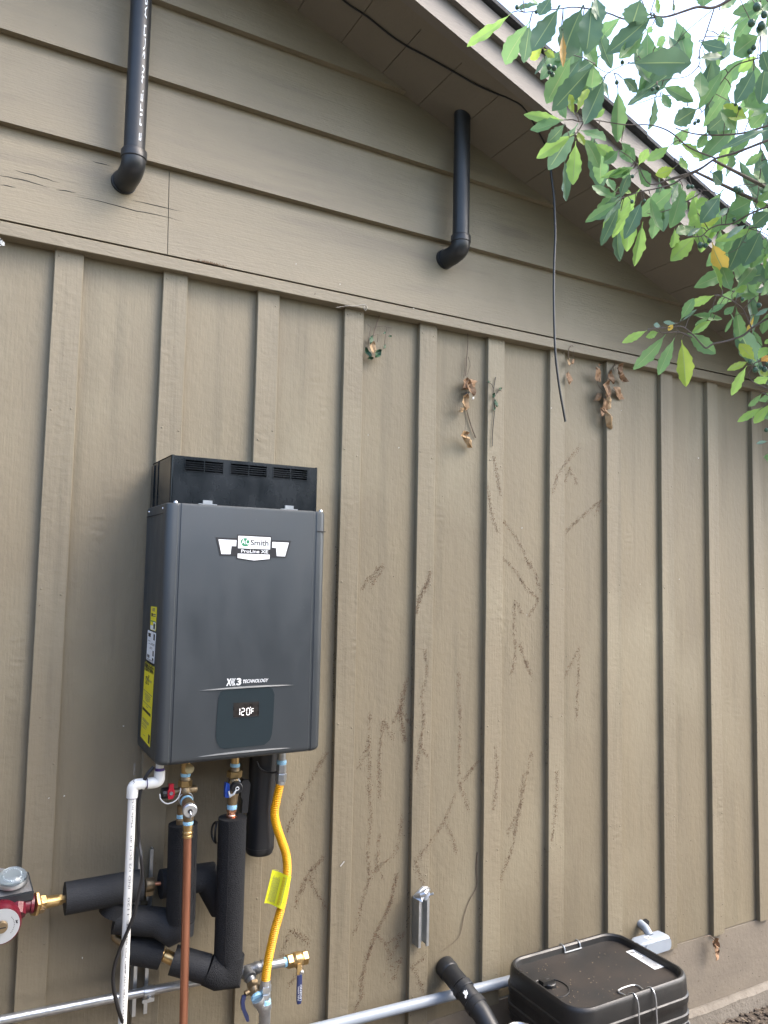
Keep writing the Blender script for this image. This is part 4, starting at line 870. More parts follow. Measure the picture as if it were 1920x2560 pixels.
MB().rev(a1.lerp(a2, .52), a1.lerp(a2, .80), [(0, .0335), (.1, .0365), (.9, .0365), (1, .034)], 26).build('collar', 'abs_pipe', ab)
sp = V((1.3432,-0.165,-1.3667))
m_ = MB().slab([sp + V(p) for p in ((-.008, 0, .004), (-.003, 0, .010), (.002, -.001, .007), (.006, 0, .011), (.010, -.002, -.001), (.004, -.003, -.004), (.001, -.004, -.013), (-.003, -.003, -.010), (-.001, -.002, -.003))], (0, .002, .001)).build('torn_sticker', 'white_label', ab, 0)

# ------------------------------------------------------------------ black plastic box with clipped lid
bx0, bx1, by0, by1, bt = 1.546, 2.097, -.470, -.076, -1.339
pb = thing('plastic_box', ((bx0+bx1)/2, (by0+by1)/2, GROUND), 'black plastic box with a wire clipped lid standing on the soil by the wall', 'box')
def rr(i, z, r): return [(a, b, z) for a, b in rrect(bx0 + i, bx1 - i, by0 + i, by1 - i, r, 6)]
MB().rings([rr(.045, GROUND - .01, .04), rr(.026, -1.52, .05), rr(.012, -1.515, .055), rr(.010, -1.490, .055), rr(.014, -1.485, .055)]).build('tub', 'box_plastic', pb, 30)
lid = MB().rings([rr(.014, -1.4835, .055), rr(.004, -1.481, .072), rr(.003, -1.460, .072), rr(.0065, -1.456, .072), rr(.0060, -1.428, .072), rr(.0038, -1.424, .072), rr(.0035, -1.404, .072), rr(.0070, -1.400, .072), rr(.007, -1.374, .075), rr(.008, -1.354, .075), rr(.0105, bt - .006, .074), rr(.0155, bt - .001, .070), rr(.022, bt - .001, .064), rr(.027, bt - .006, .059), rr(.031, -1.366, .055)]).build('lid', 'box_plastic', pb, 30)
MB().add(rr(.030, -1.3625, .055), [tuple(range(28))]).build('lid_top', 'box_top', lid, 0)
for k in range(5):
    x = bx0 + .09 + k * .085; MB().box((x, by0 + .026, -1.80), (x + .022, by0 + .034, -1.53)).build('slot', 'cavity', pb, 0)
kc = V((1.614,-0.2726,-1.362))
ring = MB().tube([kc + V((.058 * math.cos(a), .058 * math.sin(a), .0008)) for a in [2*PI*i/40 for i in range(41)]], .0022, 6, False).build('cap_seam', 'box_plastic', lid)
kn_ = V((1.6189,-0.2556,-1.362)); kb = MB().rev(kn_, kn_ + V((0, 0, .012)), [(0, .024), (.8, .0235), (1, .021)], 28).build('cap', 'box_plastic', lid)
MB().box(kn_ + V((-.034, -.013, .010)), kn_ + V((.012, .013, .022))).build('cap_grip', 'box_plastic', kb, 0)
MB().box(kn_ + V((-.012, -.0008, .0222)), kn_ + V((.002, .0008, .0226))).build('cap_mark', 'ink_grey', kb, 0)
lb = [(2.0294,-0.2041,-1.361),(2.0772,-0.2045,-1.361),(2.07,-0.3449,-1.361),(2.0222,-0.3441,-1.361)]
lo_ = MB().slab(lb, (0, 0, -.001)).build('label', 'white_label', lid, 0)
LQ = [V(p) for p in lb]
def lmark(u0, v0, u1, v1): MB().slab([LQ[0].lerp(LQ[3], u).lerp(LQ[1].lerp(LQ[2], u), v_) + V((0, 0, .0006)) for u, v_ in ((u0, v0), (u1, v0), (u1, v1), (u0, v1))], (0, 0, -.0004)).build('label_print', 'ink_grey', lo_, 0)
lmark(.08, .15, .12, .5); lmark(.13, .15, .16, .5); lmark(.1, .62, .3, .7); lmark(.1, .8, .3, .88)
for v_ in (.2, .32, .44, .56): lmark(.40, v_, .94, v_ + .05)
lmark(.3, .7, .85, .74); lmark(.4, .82, .9, .86)
def clip(pts, par=lid): return MB().tube(cr(pts, 3), .0026, 8).build('wire_clip', 'zinc', par)
fx0, fx1 = (1.8023,-0.46,-1.3239)[0], (1.8817,-0.46,-1.3278)[0]
yo = by0 - .003
clip([(fx0 - .004, by0 + .040, -1.3585), (fx0 - .004, by0 + .080, -1.3585), (fx1 - .006, by0 + .080, -1.3585), (fx1 - .006, by0 + .040, -1.3585)])
for fx in (fx0, fx1): clip([(fx - .004, by0 + .040, -1.3585), (fx - .003, by0 + .028, -1.344), (fx - .001, by0 + .012, -1.340), (fx, by0 - .003, -1.362), (fx + .001, yo - .002, -1.41), (fx + .002, yo - .003, -1.455), (fx + .002, yo + .004, -1.478)])
cx0, cx1 = (1.8182,-0.106,-1.36)[0], (1.9003,-0.114,-1.36)[0]
clip([(cx0, by1 - .036, -1.359), (cx1, by1 - .036, -1.359)])
for cx in (cx0 + .004, cx1 - .004): clip([(cx, by1 - .036, -1.359), (cx, by1 - .030, -1.345), (cx, by1 - .018, -1.3385), (cx, by1 - .006, -1.344), (cx, by1 + .002, -1.38), (cx, by1 + .002, -1.44)])
db = MB()
for i in range(80):
    u, v_ = rnd(0, 1), rnd(0, 1)
    if random.random() < .5: u = u * u * .5
    p = V((bx0 + .05 + u * .4, by0 + .05 + v_ * .28, -1.3615)); a = rnd(0, PI); l = rnd(.001, .006)
    db.tube([p, p + V((math.cos(a) * l, math.sin(a) * l, rnd(0, .001)))], rnd(.0004, .0011), 4)
db.build('lid_debris', 'straw', None, 0, kind='stuff', label='tiny pale dry plant crumbs scattered on the black box lid')
# hose clamp screws beside the box, coil of cable behind it
hc = thing('hose_clamp', (1.3447,-0.44,-1.3291), 'shiny steel hose clamp with two screws at the left of the black box', 'clamp')
q = V((1.3448,-0.44,-1.3389))
MB().tube([q + V((.034 * math.cos(a), .034 * math.sin(a), -.004)) for a in [2*PI*i/24 for i in range(25)]], .005, 6, False).build('band', 'zinc', hc)
for dx in (-.022, .012):
    MB().rev(q + V((dx, -.02, -.01)), q + V((dx + .002, -.022, .018)), [(0, .0035), (.6, .0035), (.62, .0065), (1, .006)], 6).build('screw', 'zinc', hc)
co = MB(); pth = []
for i in range(150):
    a = i / 150 * 2 * PI * 5; r = .055 + .006 * math.sin(a * .37); pth.append(V((2.135 + .012 * math.sin(a * .21), -.36 + r * .75 * math.cos(a), -1.60 + r * math.sin(a))) + V((.010 * i / 150, 0, 0)))
co.tube(pth, .0038, 6).build('cable_coil', 'rubber', None, label='small coil of black cable tucked behind the right side of the black box', category='cable')

# ------------------------------------------------------------------ dead vines on the wall
def crumple(mb, c, size, asp=1.3, seed=0, ang=None):
    # curled dry leaf: pointed oval grid folded at random
    rg = random.Random(seed); ang = rg.uniform(0, 2*PI) if ang is None else ang
    n = 5; g = []; fold = rg.uniform(-1, 1)
    for i in range(n + 1):
        for j in range(n + 1):
            u, v_ = i / n * 2 - 1, j / n * 2 - 1; wd = (1 - abs(u) ** 2.2) * .62 + .05
            x, z = u * size * asp * .5, v_ * wd * size * .5
            y = -abs(v_) * size * .38 * fold + math.sin(u * 2.4 + fold) * size * .18 + rg.uniform(-.07, .07) * size
            g.append(V(c) + V((x * math.cos(ang) - z * math.sin(ang) + rg.uniform(-.06, .06) * size, y - size * .22, x * math.sin(ang) + z * math.cos(ang) + rg.uniform(-.06, .06) * size)))
    fs = [(i*(n+1)+j, i*(n+1)+j+1, (i+1)*(n+1)+j+1, (i+1)*(n+1)+j) for i in range(n) for j in range(n)]
    mb.add(g, fs)
def vine(loc, label, stems, leaves, smat='twig'):
    t_ = thing('dead_vine', loc, label, 'vine', 'dead vine sprigs on the wall')
    for pts, r in stems: MB().tube(cr(pts, 3), r, 5).build('stem', smat, t_)
    for k, (c, s_, m, a) in enumerate(leaves):
        m_ = MB(); crumple(m_, c, s_, seed=int(abs(c[0] * 9000 + c[2] * 7000)) + k, ang=a); m_.build('leaf', m, t_, 20)
    return t_
P4 = 1
vine((1.0514,-0.01,0.891), 'small vine sprig with green leaves and one tan leaf under the ledge',
     [([(1.0541,-0.012,0.8926),(1.0416,-0.012,0.8543),(1.0311,-0.012,0.8149),(1.0241,-0.012,0.7933)], .0022), ([(1.0217,-0.014,0.8469),(1.015,-0.014,0.8117),(1.0105,-0.014,0.7635)], .0012), ([(1.0425,-0.014,0.8505),(1.0808,-0.014,0.8579),(1.0778,-0.014,0.8188),(1.0749,-0.014,0.7772)], .0011), ([(1.0819,-0.012,0.8562),(1.1052,-0.012,0.8585)], .001), ([(1.0094,-0.012,0.8538),(1.0217,-0.012,0.8457)], .001), ([(1.0301,-0.014,0.8142),(1.0488,-0.014,0.8259),(1.0476,-0.014,0.7967)], .001)],
     [((1.0217,-0.014,0.7986), .030, 'ivy_leaf', 1.2), ((1.0219,-0.022,0.7684), .036, 'dead_leaf_pale', 1.5), ((1.0063,-0.014,0.751), .030, 'ivy_leaf', 2.0), ((1.0448,-0.014,0.7536), .033, 'ivy_leaf', .9), ((1.0169,-0.014,0.734), .018, 'ivy_leaf', .2), ((1.0758,-0.012,0.7864), .016, 'ivy_leaf', 1), ((1.0966,-0.012,0.8259), .011, 'ivy_leaf', .3), ((1.0747,-0.012,0.8343), .012, 'ivy_leaf', .7)])
vine((1.4303,-0.01,0.8899), 'hanging dead vine with a crumpled brown leaf clump and a pale leaf below it',
     [([(1.4306,-0.01,0.8955),(1.432,-0.01,0.8609),(1.4291,-0.01,0.8166),(1.4238,-0.01,0.732)], .0018), ([(1.4317,-0.014,0.8051),(1.44,-0.014,0.7735),(1.4275,-0.014,0.7353)], .001), ([(1.4179,-0.014,0.7993),(1.4163,-0.014,0.7555),(1.4125,-0.014,0.7223)], .001), ([(1.4283,-0.006,0.6211),(1.4441,-0.006,0.576),(1.4577,-0.006,0.5413),(1.4757,-0.006,0.507)], .0022), ([(1.4165,-0.02,0.6064),(1.4192,-0.02,0.5636),(1.4156,-0.02,0.5203)], .0007)],
     [((1.4403,-0.018,0.7018), .058, 'dead_leaf', .5), ((1.4108,-0.02,0.701), .038, 'dead_leaf', 1.1), ((1.4241,-0.026,0.6818), .046, 'dead_leaf', 1.9), ((1.4264,-0.014,0.6591), .032, 'dark_twig', .9), ((1.4053,-0.022,0.6262), .048, 'dead_leaf_pale', 1.35), ((1.4007,-0.018,0.6012), .026, 'dead_leaf_pale', .5), ((1.4543,-0.016,0.6515), .013, 'shavings', .8), ((1.4009,-0.026,0.5072), .034, 'dead_leaf_pale', .4), ((1.4283,-0.024,0.4853), .044, 'dead_leaf_pale', -.75)])
vine((1.5706,-0.02,-0.9541), 'thin dark green vine sprig clinging to a batten', 
     [([(1.5506,-0.024,0.7425),(1.5425,-0.024,0.6901),(1.5476,-0.024,0.6203),(1.5399,-0.024,0.5404),(1.5385,-0.024,0.479)], .0014), ([(1.5042,-0.026,0.7162),(1.5278,-0.026,0.7142),(1.5409,-0.026,0.6966)], .001), ([(1.5435,-0.026,0.6634),(1.5637,-0.026,0.6926),(1.5779,-0.026,0.6927)], .001)],
     [((1.5363,-0.024,0.6699), .018, 'ivy_leaf', 1.2), ((1.5517,-0.024,0.6428), .024, 'ivy_leaf', 1.7), ((1.5706,-0.024,0.701), .016, 'ivy_leaf', .4), ((1.5433,-0.024,0.6197), .014, 'ivy_leaf', .9), ((1.5185,-0.024,0.7204), .012, 'ivy_leaf', .2)], 'dark_twig')
vine((1.9265,-0.03,0.9221), 'wiry dead sprig with two small curled leaves beside the hanging cable',
     [([(1.9131,-0.05,0.913),(1.9055,-0.05,0.9157),(1.8904,-0.05,0.8977),(1.8889,-0.05,0.8741),(1.893,-0.05,0.8513)], .0012), ([(1.9178,-0.045,0.8994),(1.9203,-0.045,0.8841),(1.9128,-0.045,0.8555)], .0007)],
     [((1.9022,-0.03,0.8515), .026, 'dead_leaf_pale', 1.4), ((1.9266,-0.03,0.8572), .024, 'dead_leaf', .8), ((1.9105,-0.02,0.7902), .044, 'dead_leaf', 1.5)])
vine((2.1652,-0.03,0.8852), 'big bunch of curled dry brown leaves hanging on a batten under the ledge',
     [([(2.1769,-0.024,0.8904),(2.1548,-0.024,0.8687),(2.1274,-0.024,0.8321),(2.1164,-0.024,0.7659),(2.1108,-0.024,0.7249),(2.1215,-0.024,0.6779)], .0018), ([(2.0667,-0.02,0.8324),(2.0773,-0.02,0.7856),(2.1041,-0.02,0.7651)], .0012), ([(2.1103,-0.03,0.7639),(2.1429,-0.03,0.7723),(2.1702,-0.03,0.7638)], .001)],
     [((2.064,-0.02,0.8239), .050, 'dead_leaf', -1.0), ((2.0996,-0.03,0.7665), .062, 'dead_leaf', 1.3), ((2.124,-0.03,0.8182), .044, 'dead_leaf', 1.7), ((2.1754,-0.028,0.8586), .046, 'dead_leaf', 1.2), ((2.1884,-0.026,0.8261), .048, 'dead_leaf', -.5), ((2.1757,-0.03,0.7624), .060, 'dead_leaf', -.45), ((2.0773,-0.02,0.7354), .040, 'dead_leaf', .7), ((2.1211,-0.03,0.7371), .046, 'dead_leaf_pale', 1.4), ((2.0967,-0.03,0.6979), .048, 'dead_leaf', -1.1), ((2.0885,-0.022,0.6743), .036, 'dead_leaf', 1.2), ((2.1291,-0.03,0.7019), .030, 'dead_leaf_pale', .9), ((2.1262,-0.03,0.6433), .060, 'dead_leaf_pale', -1.0), ((2.0845,-0.014,0.8706), .015, 'dead_leaf', .4)])
vine((2.7165,-0.02,-1.5196), 'short dead vine stub with a dry brown leaf hanging from a batten foot',
     [([(2.67,-0.028,-1.5094),(2.7029,-0.028,-1.5101),(2.721,-0.028,-1.522),(2.7392,-0.028,-1.5376)], .0022)],
     [((2.7275,-0.03,-1.5344), .040, 'dead_leaf', -1.1), ((2.7307,-0.03,-1.5564), .040, 'dead_leaf', 1.4), ((2.7375,-0.03,-1.591), .036, 'dead_leaf', .9)])
MB().tube(cr([(1.5052,-0.003,-0.9921),(1.5015,-0.003,-1.0502),(1.5038,-0.003,-1.109),(1.4706,-0.003,-1.1554),(1.4494,-0.003,-1.2034),(1.4392,-0.003,-1.2473),(1.4253,-0.003,-1.2731),(1.3935,-0.003,-1.2893),(1.3551,-0.003,-1.305)], 4), [.0006 + .0013 * (1 - i / 32) for i in range(33)], 6).build('vine_stem', 'twig', None, label='bare thin vine stem curving down the wall left of the waste pipe', category='vine')
# rust brown rootlets that the vine left on the paint
TR = [[(1.545,-0.0205,0.449),(1.5662,-0.0205,0.3636),(1.5804,-0.0205,0.2938)], [(1.5197,-0.0205,0.3276),(1.5374,-0.0205,0.2425),(1.5513,-0.0205,0.1947),(1.5684,-0.0205,0.1578)], [(1.6105,-0.0005,0.204),(1.6452,-0.0005,0.17),(1.6944,-0.0005,0.1141),(1.7301,-0.0005,0.0488),(1.7515,-0.0005,0.0437)], [(1.6051,-0.0005,0.0675),(1.6673,-0.0005,0.0199),(1.7167,-0.0005,-0.0397),(1.781,-0.0005,-0.0891)],
 [(1.9769,-0.0205,0.524),(1.9158,-0.0205,0.46),(1.8634,-0.0205,0.3981),(1.8341,-0.0205,0.3218)], [(1.9418,-0.0005,0.4354),(1.9153,-0.0005,0.3752)], [(2.1055,-0.0005,0.3119),(1.9805,-0.0005,0.2225),(1.9046,-0.0005,0.1614)], [(1.0955,-0.0005,0.0288),(1.0403,-0.0005,-0.0216),(1.0136,-0.0005,-0.0609)], [(1.2775,-0.0205,0.0126),(1.2603,-0.0205,-0.0384),(1.2316,-0.0205,-0.094),(1.2195,-0.0205,-0.139)], [(1.2775,-0.0205,0.0126),(1.2603,-0.0205,-0.0384),(1.2316,-0.0205,-0.094),(1.2195,-0.0205,-0.139)],
 [(1.1992,-0.0005,-0.3638),(1.1807,-0.0005,-0.4514),(1.1759,-0.0005,-0.4951),(1.1996,-0.0005,-0.58)], [(1.6905,-0.0005,-0.2523),(1.7189,-0.0005,-0.3236),(1.7545,-0.0005,-0.3903)], [(0.9014,-0.0005,-0.5869),(0.8554,-0.0005,-0.6519),(0.8053,-0.0005,-0.741),(0.7676,-0.0005,-0.8192)], [(0.8988,-0.0005,-0.9168),(0.8472,-0.0005,-0.9714),(0.8197,-0.0005,-1.0184)], [(1.5102,-0.0005,-0.6671),(1.4227,-0.0005,-0.7587),(1.3598,-0.0005,-0.8673),(1.3047,-0.0005,-0.9284)], [(1.285,-0.0205,-0.9251),(1.2317,-0.0205,-0.9786)], [(1.1876,-0.0005,-0.3792),(1.174,-0.0005,-0.47),(1.1917,-0.0005,-0.5739)],
 [(1.1869,-0.0005,-0.8218),(1.1693,-0.0005,-0.9309),(1.0862,-0.0005,-0.9948),(1.0437,-0.0005,-1.0687),(1.0329,-0.0005,-1.1363)], [(1.1711,-0.0005,-1.0142),(1.147,-0.0005,-1.109),(1.0973,-0.0005,-1.1918),(1.0498,-0.0005,-1.31),(1.0454,-0.0005,-1.383)], [(1.1711,-0.0005,-1.0142),(1.147,-0.0005,-1.109),(1.0973,-0.0005,-1.1918),(1.0498,-0.0005,-1.31),(1.0454,-0.0005,-1.383)], [(1.2052,-0.0005,-1.2132),(1.1304,-0.0005,-1.2363)], [(1.1969,-0.0005,-1.2937),(1.1198,-0.0005,-1.331)], [(1.7531,-0.0005,-0.6655),(1.6981,-0.0005,-0.8636),(1.6599,-0.0005,-1.0103),(1.6067,-0.0005,-1.1156),(1.5701,-0.0005,-1.2448),(1.5427,-0.0005,-1.3385)],
 [(1.7131,-0.0005,-0.7423),(1.6981,-0.0005,-0.8636),(1.6711,-0.0005,-0.9454)], [(1.2784,-0.0205,-1.2971),(1.2252,-0.0205,-1.3185)], [(0.8417,-0.0005,-1.1717),(0.7885,-0.0005,-1.1202)], [(1.1026,-0.0005,-0.8715),(1.0922,-0.0005,-0.974)], [(0.8953,-0.0005,-0.9185),(0.852,-0.0005,-0.9509),(0.8187,-0.0005,-1.0037),(0.8032,-0.0005,-1.0587)], [(0.8541,-0.0005,-1.1687),(0.8185,-0.0005,-1.1385),(0.7839,-0.0005,-1.1239)]]
for x_s, yv in ((BX[12] + .04, -.0205), (BX[12] + .20, -.0005), (BX[13] + .15, -.0005), (BX[13] + .05, -.0205), (BX[14] + .17, -.0005), (BX[11] + .19, -.0005), (BX[11] + .14, -.0005), (BX[14] + .04, -.0205)):
    q = [V((x_s, yv, rnd(-.9, .1)))]
    for k in range(random.randint(3, 6)): q.append(q[-1] + V((rnd(-.022, .010), 0, -rnd(.05, .11))))
    TR.append([p for p in q if p.z > -1.5])
rt = MB()
def flake(mb, p, l, spread):
    a = rnd(0, PI); d = V((math.cos(a), -abs(rnd(0, .35)), math.sin(a))) * l; b = V((-math.sin(a), 0, math.cos(a))) * l * rnd(.12, .3)
    q = V(p) + V((random.gauss(0, spread), -.0002, random.gauss(0, spread)))
    mb.add([q - d * .5, q + b, q + d * .5 + V((0, -.001, 0)), q - b + V((0, -.0008, 0))], [(0, 1, 2, 3)])
for tr_ in list(TR):
    for j in range(1):
        q = V(random.choice(tr_)); sgn = random.choice((-1, 1)); ln_ = rnd(.02, .06)
        q2 = [q]
        for k in range(3): q2.append(q2[-1] + V((sgn * ln_ * rnd(.2, .6), 0, -ln_ * rnd(.4, .9))))
        if not any(min(q2[0].x, q2[-1].x) - .002 < e_ < max(q2[0].x, q2[-1].x) + .002 for a_, b_ in zip(BX, BW) for e_ in (a_, a_ + b_)): TR.append(q2)
for tr_ in TR:
    pts = cr(tr_, 10)
    for a, b in zip(pts[:-1], pts[1:]):
        ln = (b - a).length; dens = rnd(.15, 1.5)
        for i in range(int(ln * 1500 * dens) + (random.random() < .5)): flake(rt, a.lerp(b, random.random()), rnd(.0012, .0050), .0046)
rt.build('vine_rootlets', 'rootlets', None, 0, kind='stuff', label='rust brown trails of tiny vine rootlets left stuck on the tan wall')
rd_ = MB()
for i in (3, 4, 5, 6):
    x = BX[8 + i]; z0_, z1_ = ((-.75, .12), (-1.2, -.2), (-1.35, -.55), (-1.1, .05))[i - 3]
    for k in range((150, 190, 110, 300)[i - 3]):
        z = rnd(z0_, z1_); dens = noise.noise(V((i * 7.1, 0, z * 5)))
        if dens < -.1: continue
        flake(rd_, (x - abs(rnd(0, .004)) - .0005, rnd(-.016, -.001), z), rnd(.002, .007), .001)
for k in range(260):
    x = rnd(.9, 3.2); z = rnd(-1.78, .6) - (.0); z = min(z, -1.75 + 2.4 * random.random() ** 2.2) if x > 1.2 else z
    flake(rd_, (x, -.0206 if any(a < x < a + b_ for a, b_ in zip(BX, BW)) else (-.0008 if z > Z0 else -.0050), z), rnd(.0015, .005), 0)
for k in range(170):
    x = rnd(2.05, 3.5); z = -1.79 + abs(random.gauss(0, .16))
    if z < -1.3: flake(rd_, (x, -.0206 if z > Z0 and any(a < x < a + b_ for a, b_ in zip(BX, BW)) else (-.0008 if z > Z0 else -.0050), z), rnd(.0015, .0055), 0)
rd_.build('wall_grime', 'rootlets_dark', None, 0, kind='stuff', label='dark specks of vine residue and dirt beside the battens')
wf = MB()
for p in [(0.1012,-0.022,-0.6247),(0.2545,-0.002,-0.4523),(0.0629,-0.022,-0.6255),(1.8252,-0.022,0.6589),(2.2255,-0.002,0.701),(2.7024,-0.002,0.5419),(1.0248,-0.002,0.4716),(1.148,-0.002,0.4391),(1.6995,-0.002,0.1816),(1.7254,-0.002,-0.1485),(1.1715,-0.047,0.932),(0.8827,-0.047,0.9603),(0.7229,-0.047,0.9946),(0.1725,-0.002,-1.0709),(2.3308,-0.002,-0.0251),(2.57,-0.002,-0.0018)]:
    flake(wf, p, rnd(.004, .007), 0); flake(wf, p, rnd(.003, .006), .001)
for k in range(14): flake(wf, (-0.13,-0.047,0.8707), rnd(.006, .014), .005)
for p in [(0.954,-0.0215,-0.9399),(0.9816,-0.002,-1.0138)]: wf.tube([V(p) + V((-.006, -.001, -.006)), V(p) + V((.006, -.004, .008))], .0014, 5)
wf.build('paint_flecks', 'shavings', None, 0, kind='stuff', label='a few tiny white specks and plastic shavings stuck on the tan wall')
cw = MB()
for pts in [[(0.902,-0.047,0.8914),(0.9345,-0.047,0.8942),(0.9672,-0.047,0.9054),(0.982,-0.047,0.9065),(0.9878,-0.047,0.8992),(0.9806,-0.047,0.8878),(0.9749,-0.047,0.8951),(0.9784,-0.047,0.9041)],[(0.8734,-0.04,0.8798),(0.8947,-0.04,0.8871),(0.9235,-0.04,0.8942)]]: cw.tube(cr(pts, 4), .0007, 4)
cw.build('cobweb', 'web', None, 0, label='wispy cobweb thread caught on the ledge above the third batten', category='cobweb')
dr = MB()
for i in range(200):
    p = V((0.3751,-0.034,0.9566)).lerp(V((0.5075,-0.034,0.9436)), .5 + random.gauss(0, .2)); dr.ball((p.x, -.041 - rnd(0, .003), .9368 + abs(random.gauss(0, .003))), rnd(.0004, .0014), 4, 3)
dr.build('ledge_debris', 'rootlets', None, 0, kind='stuff', label='little drift of reddish brown dust on the ledge below the siding joint')

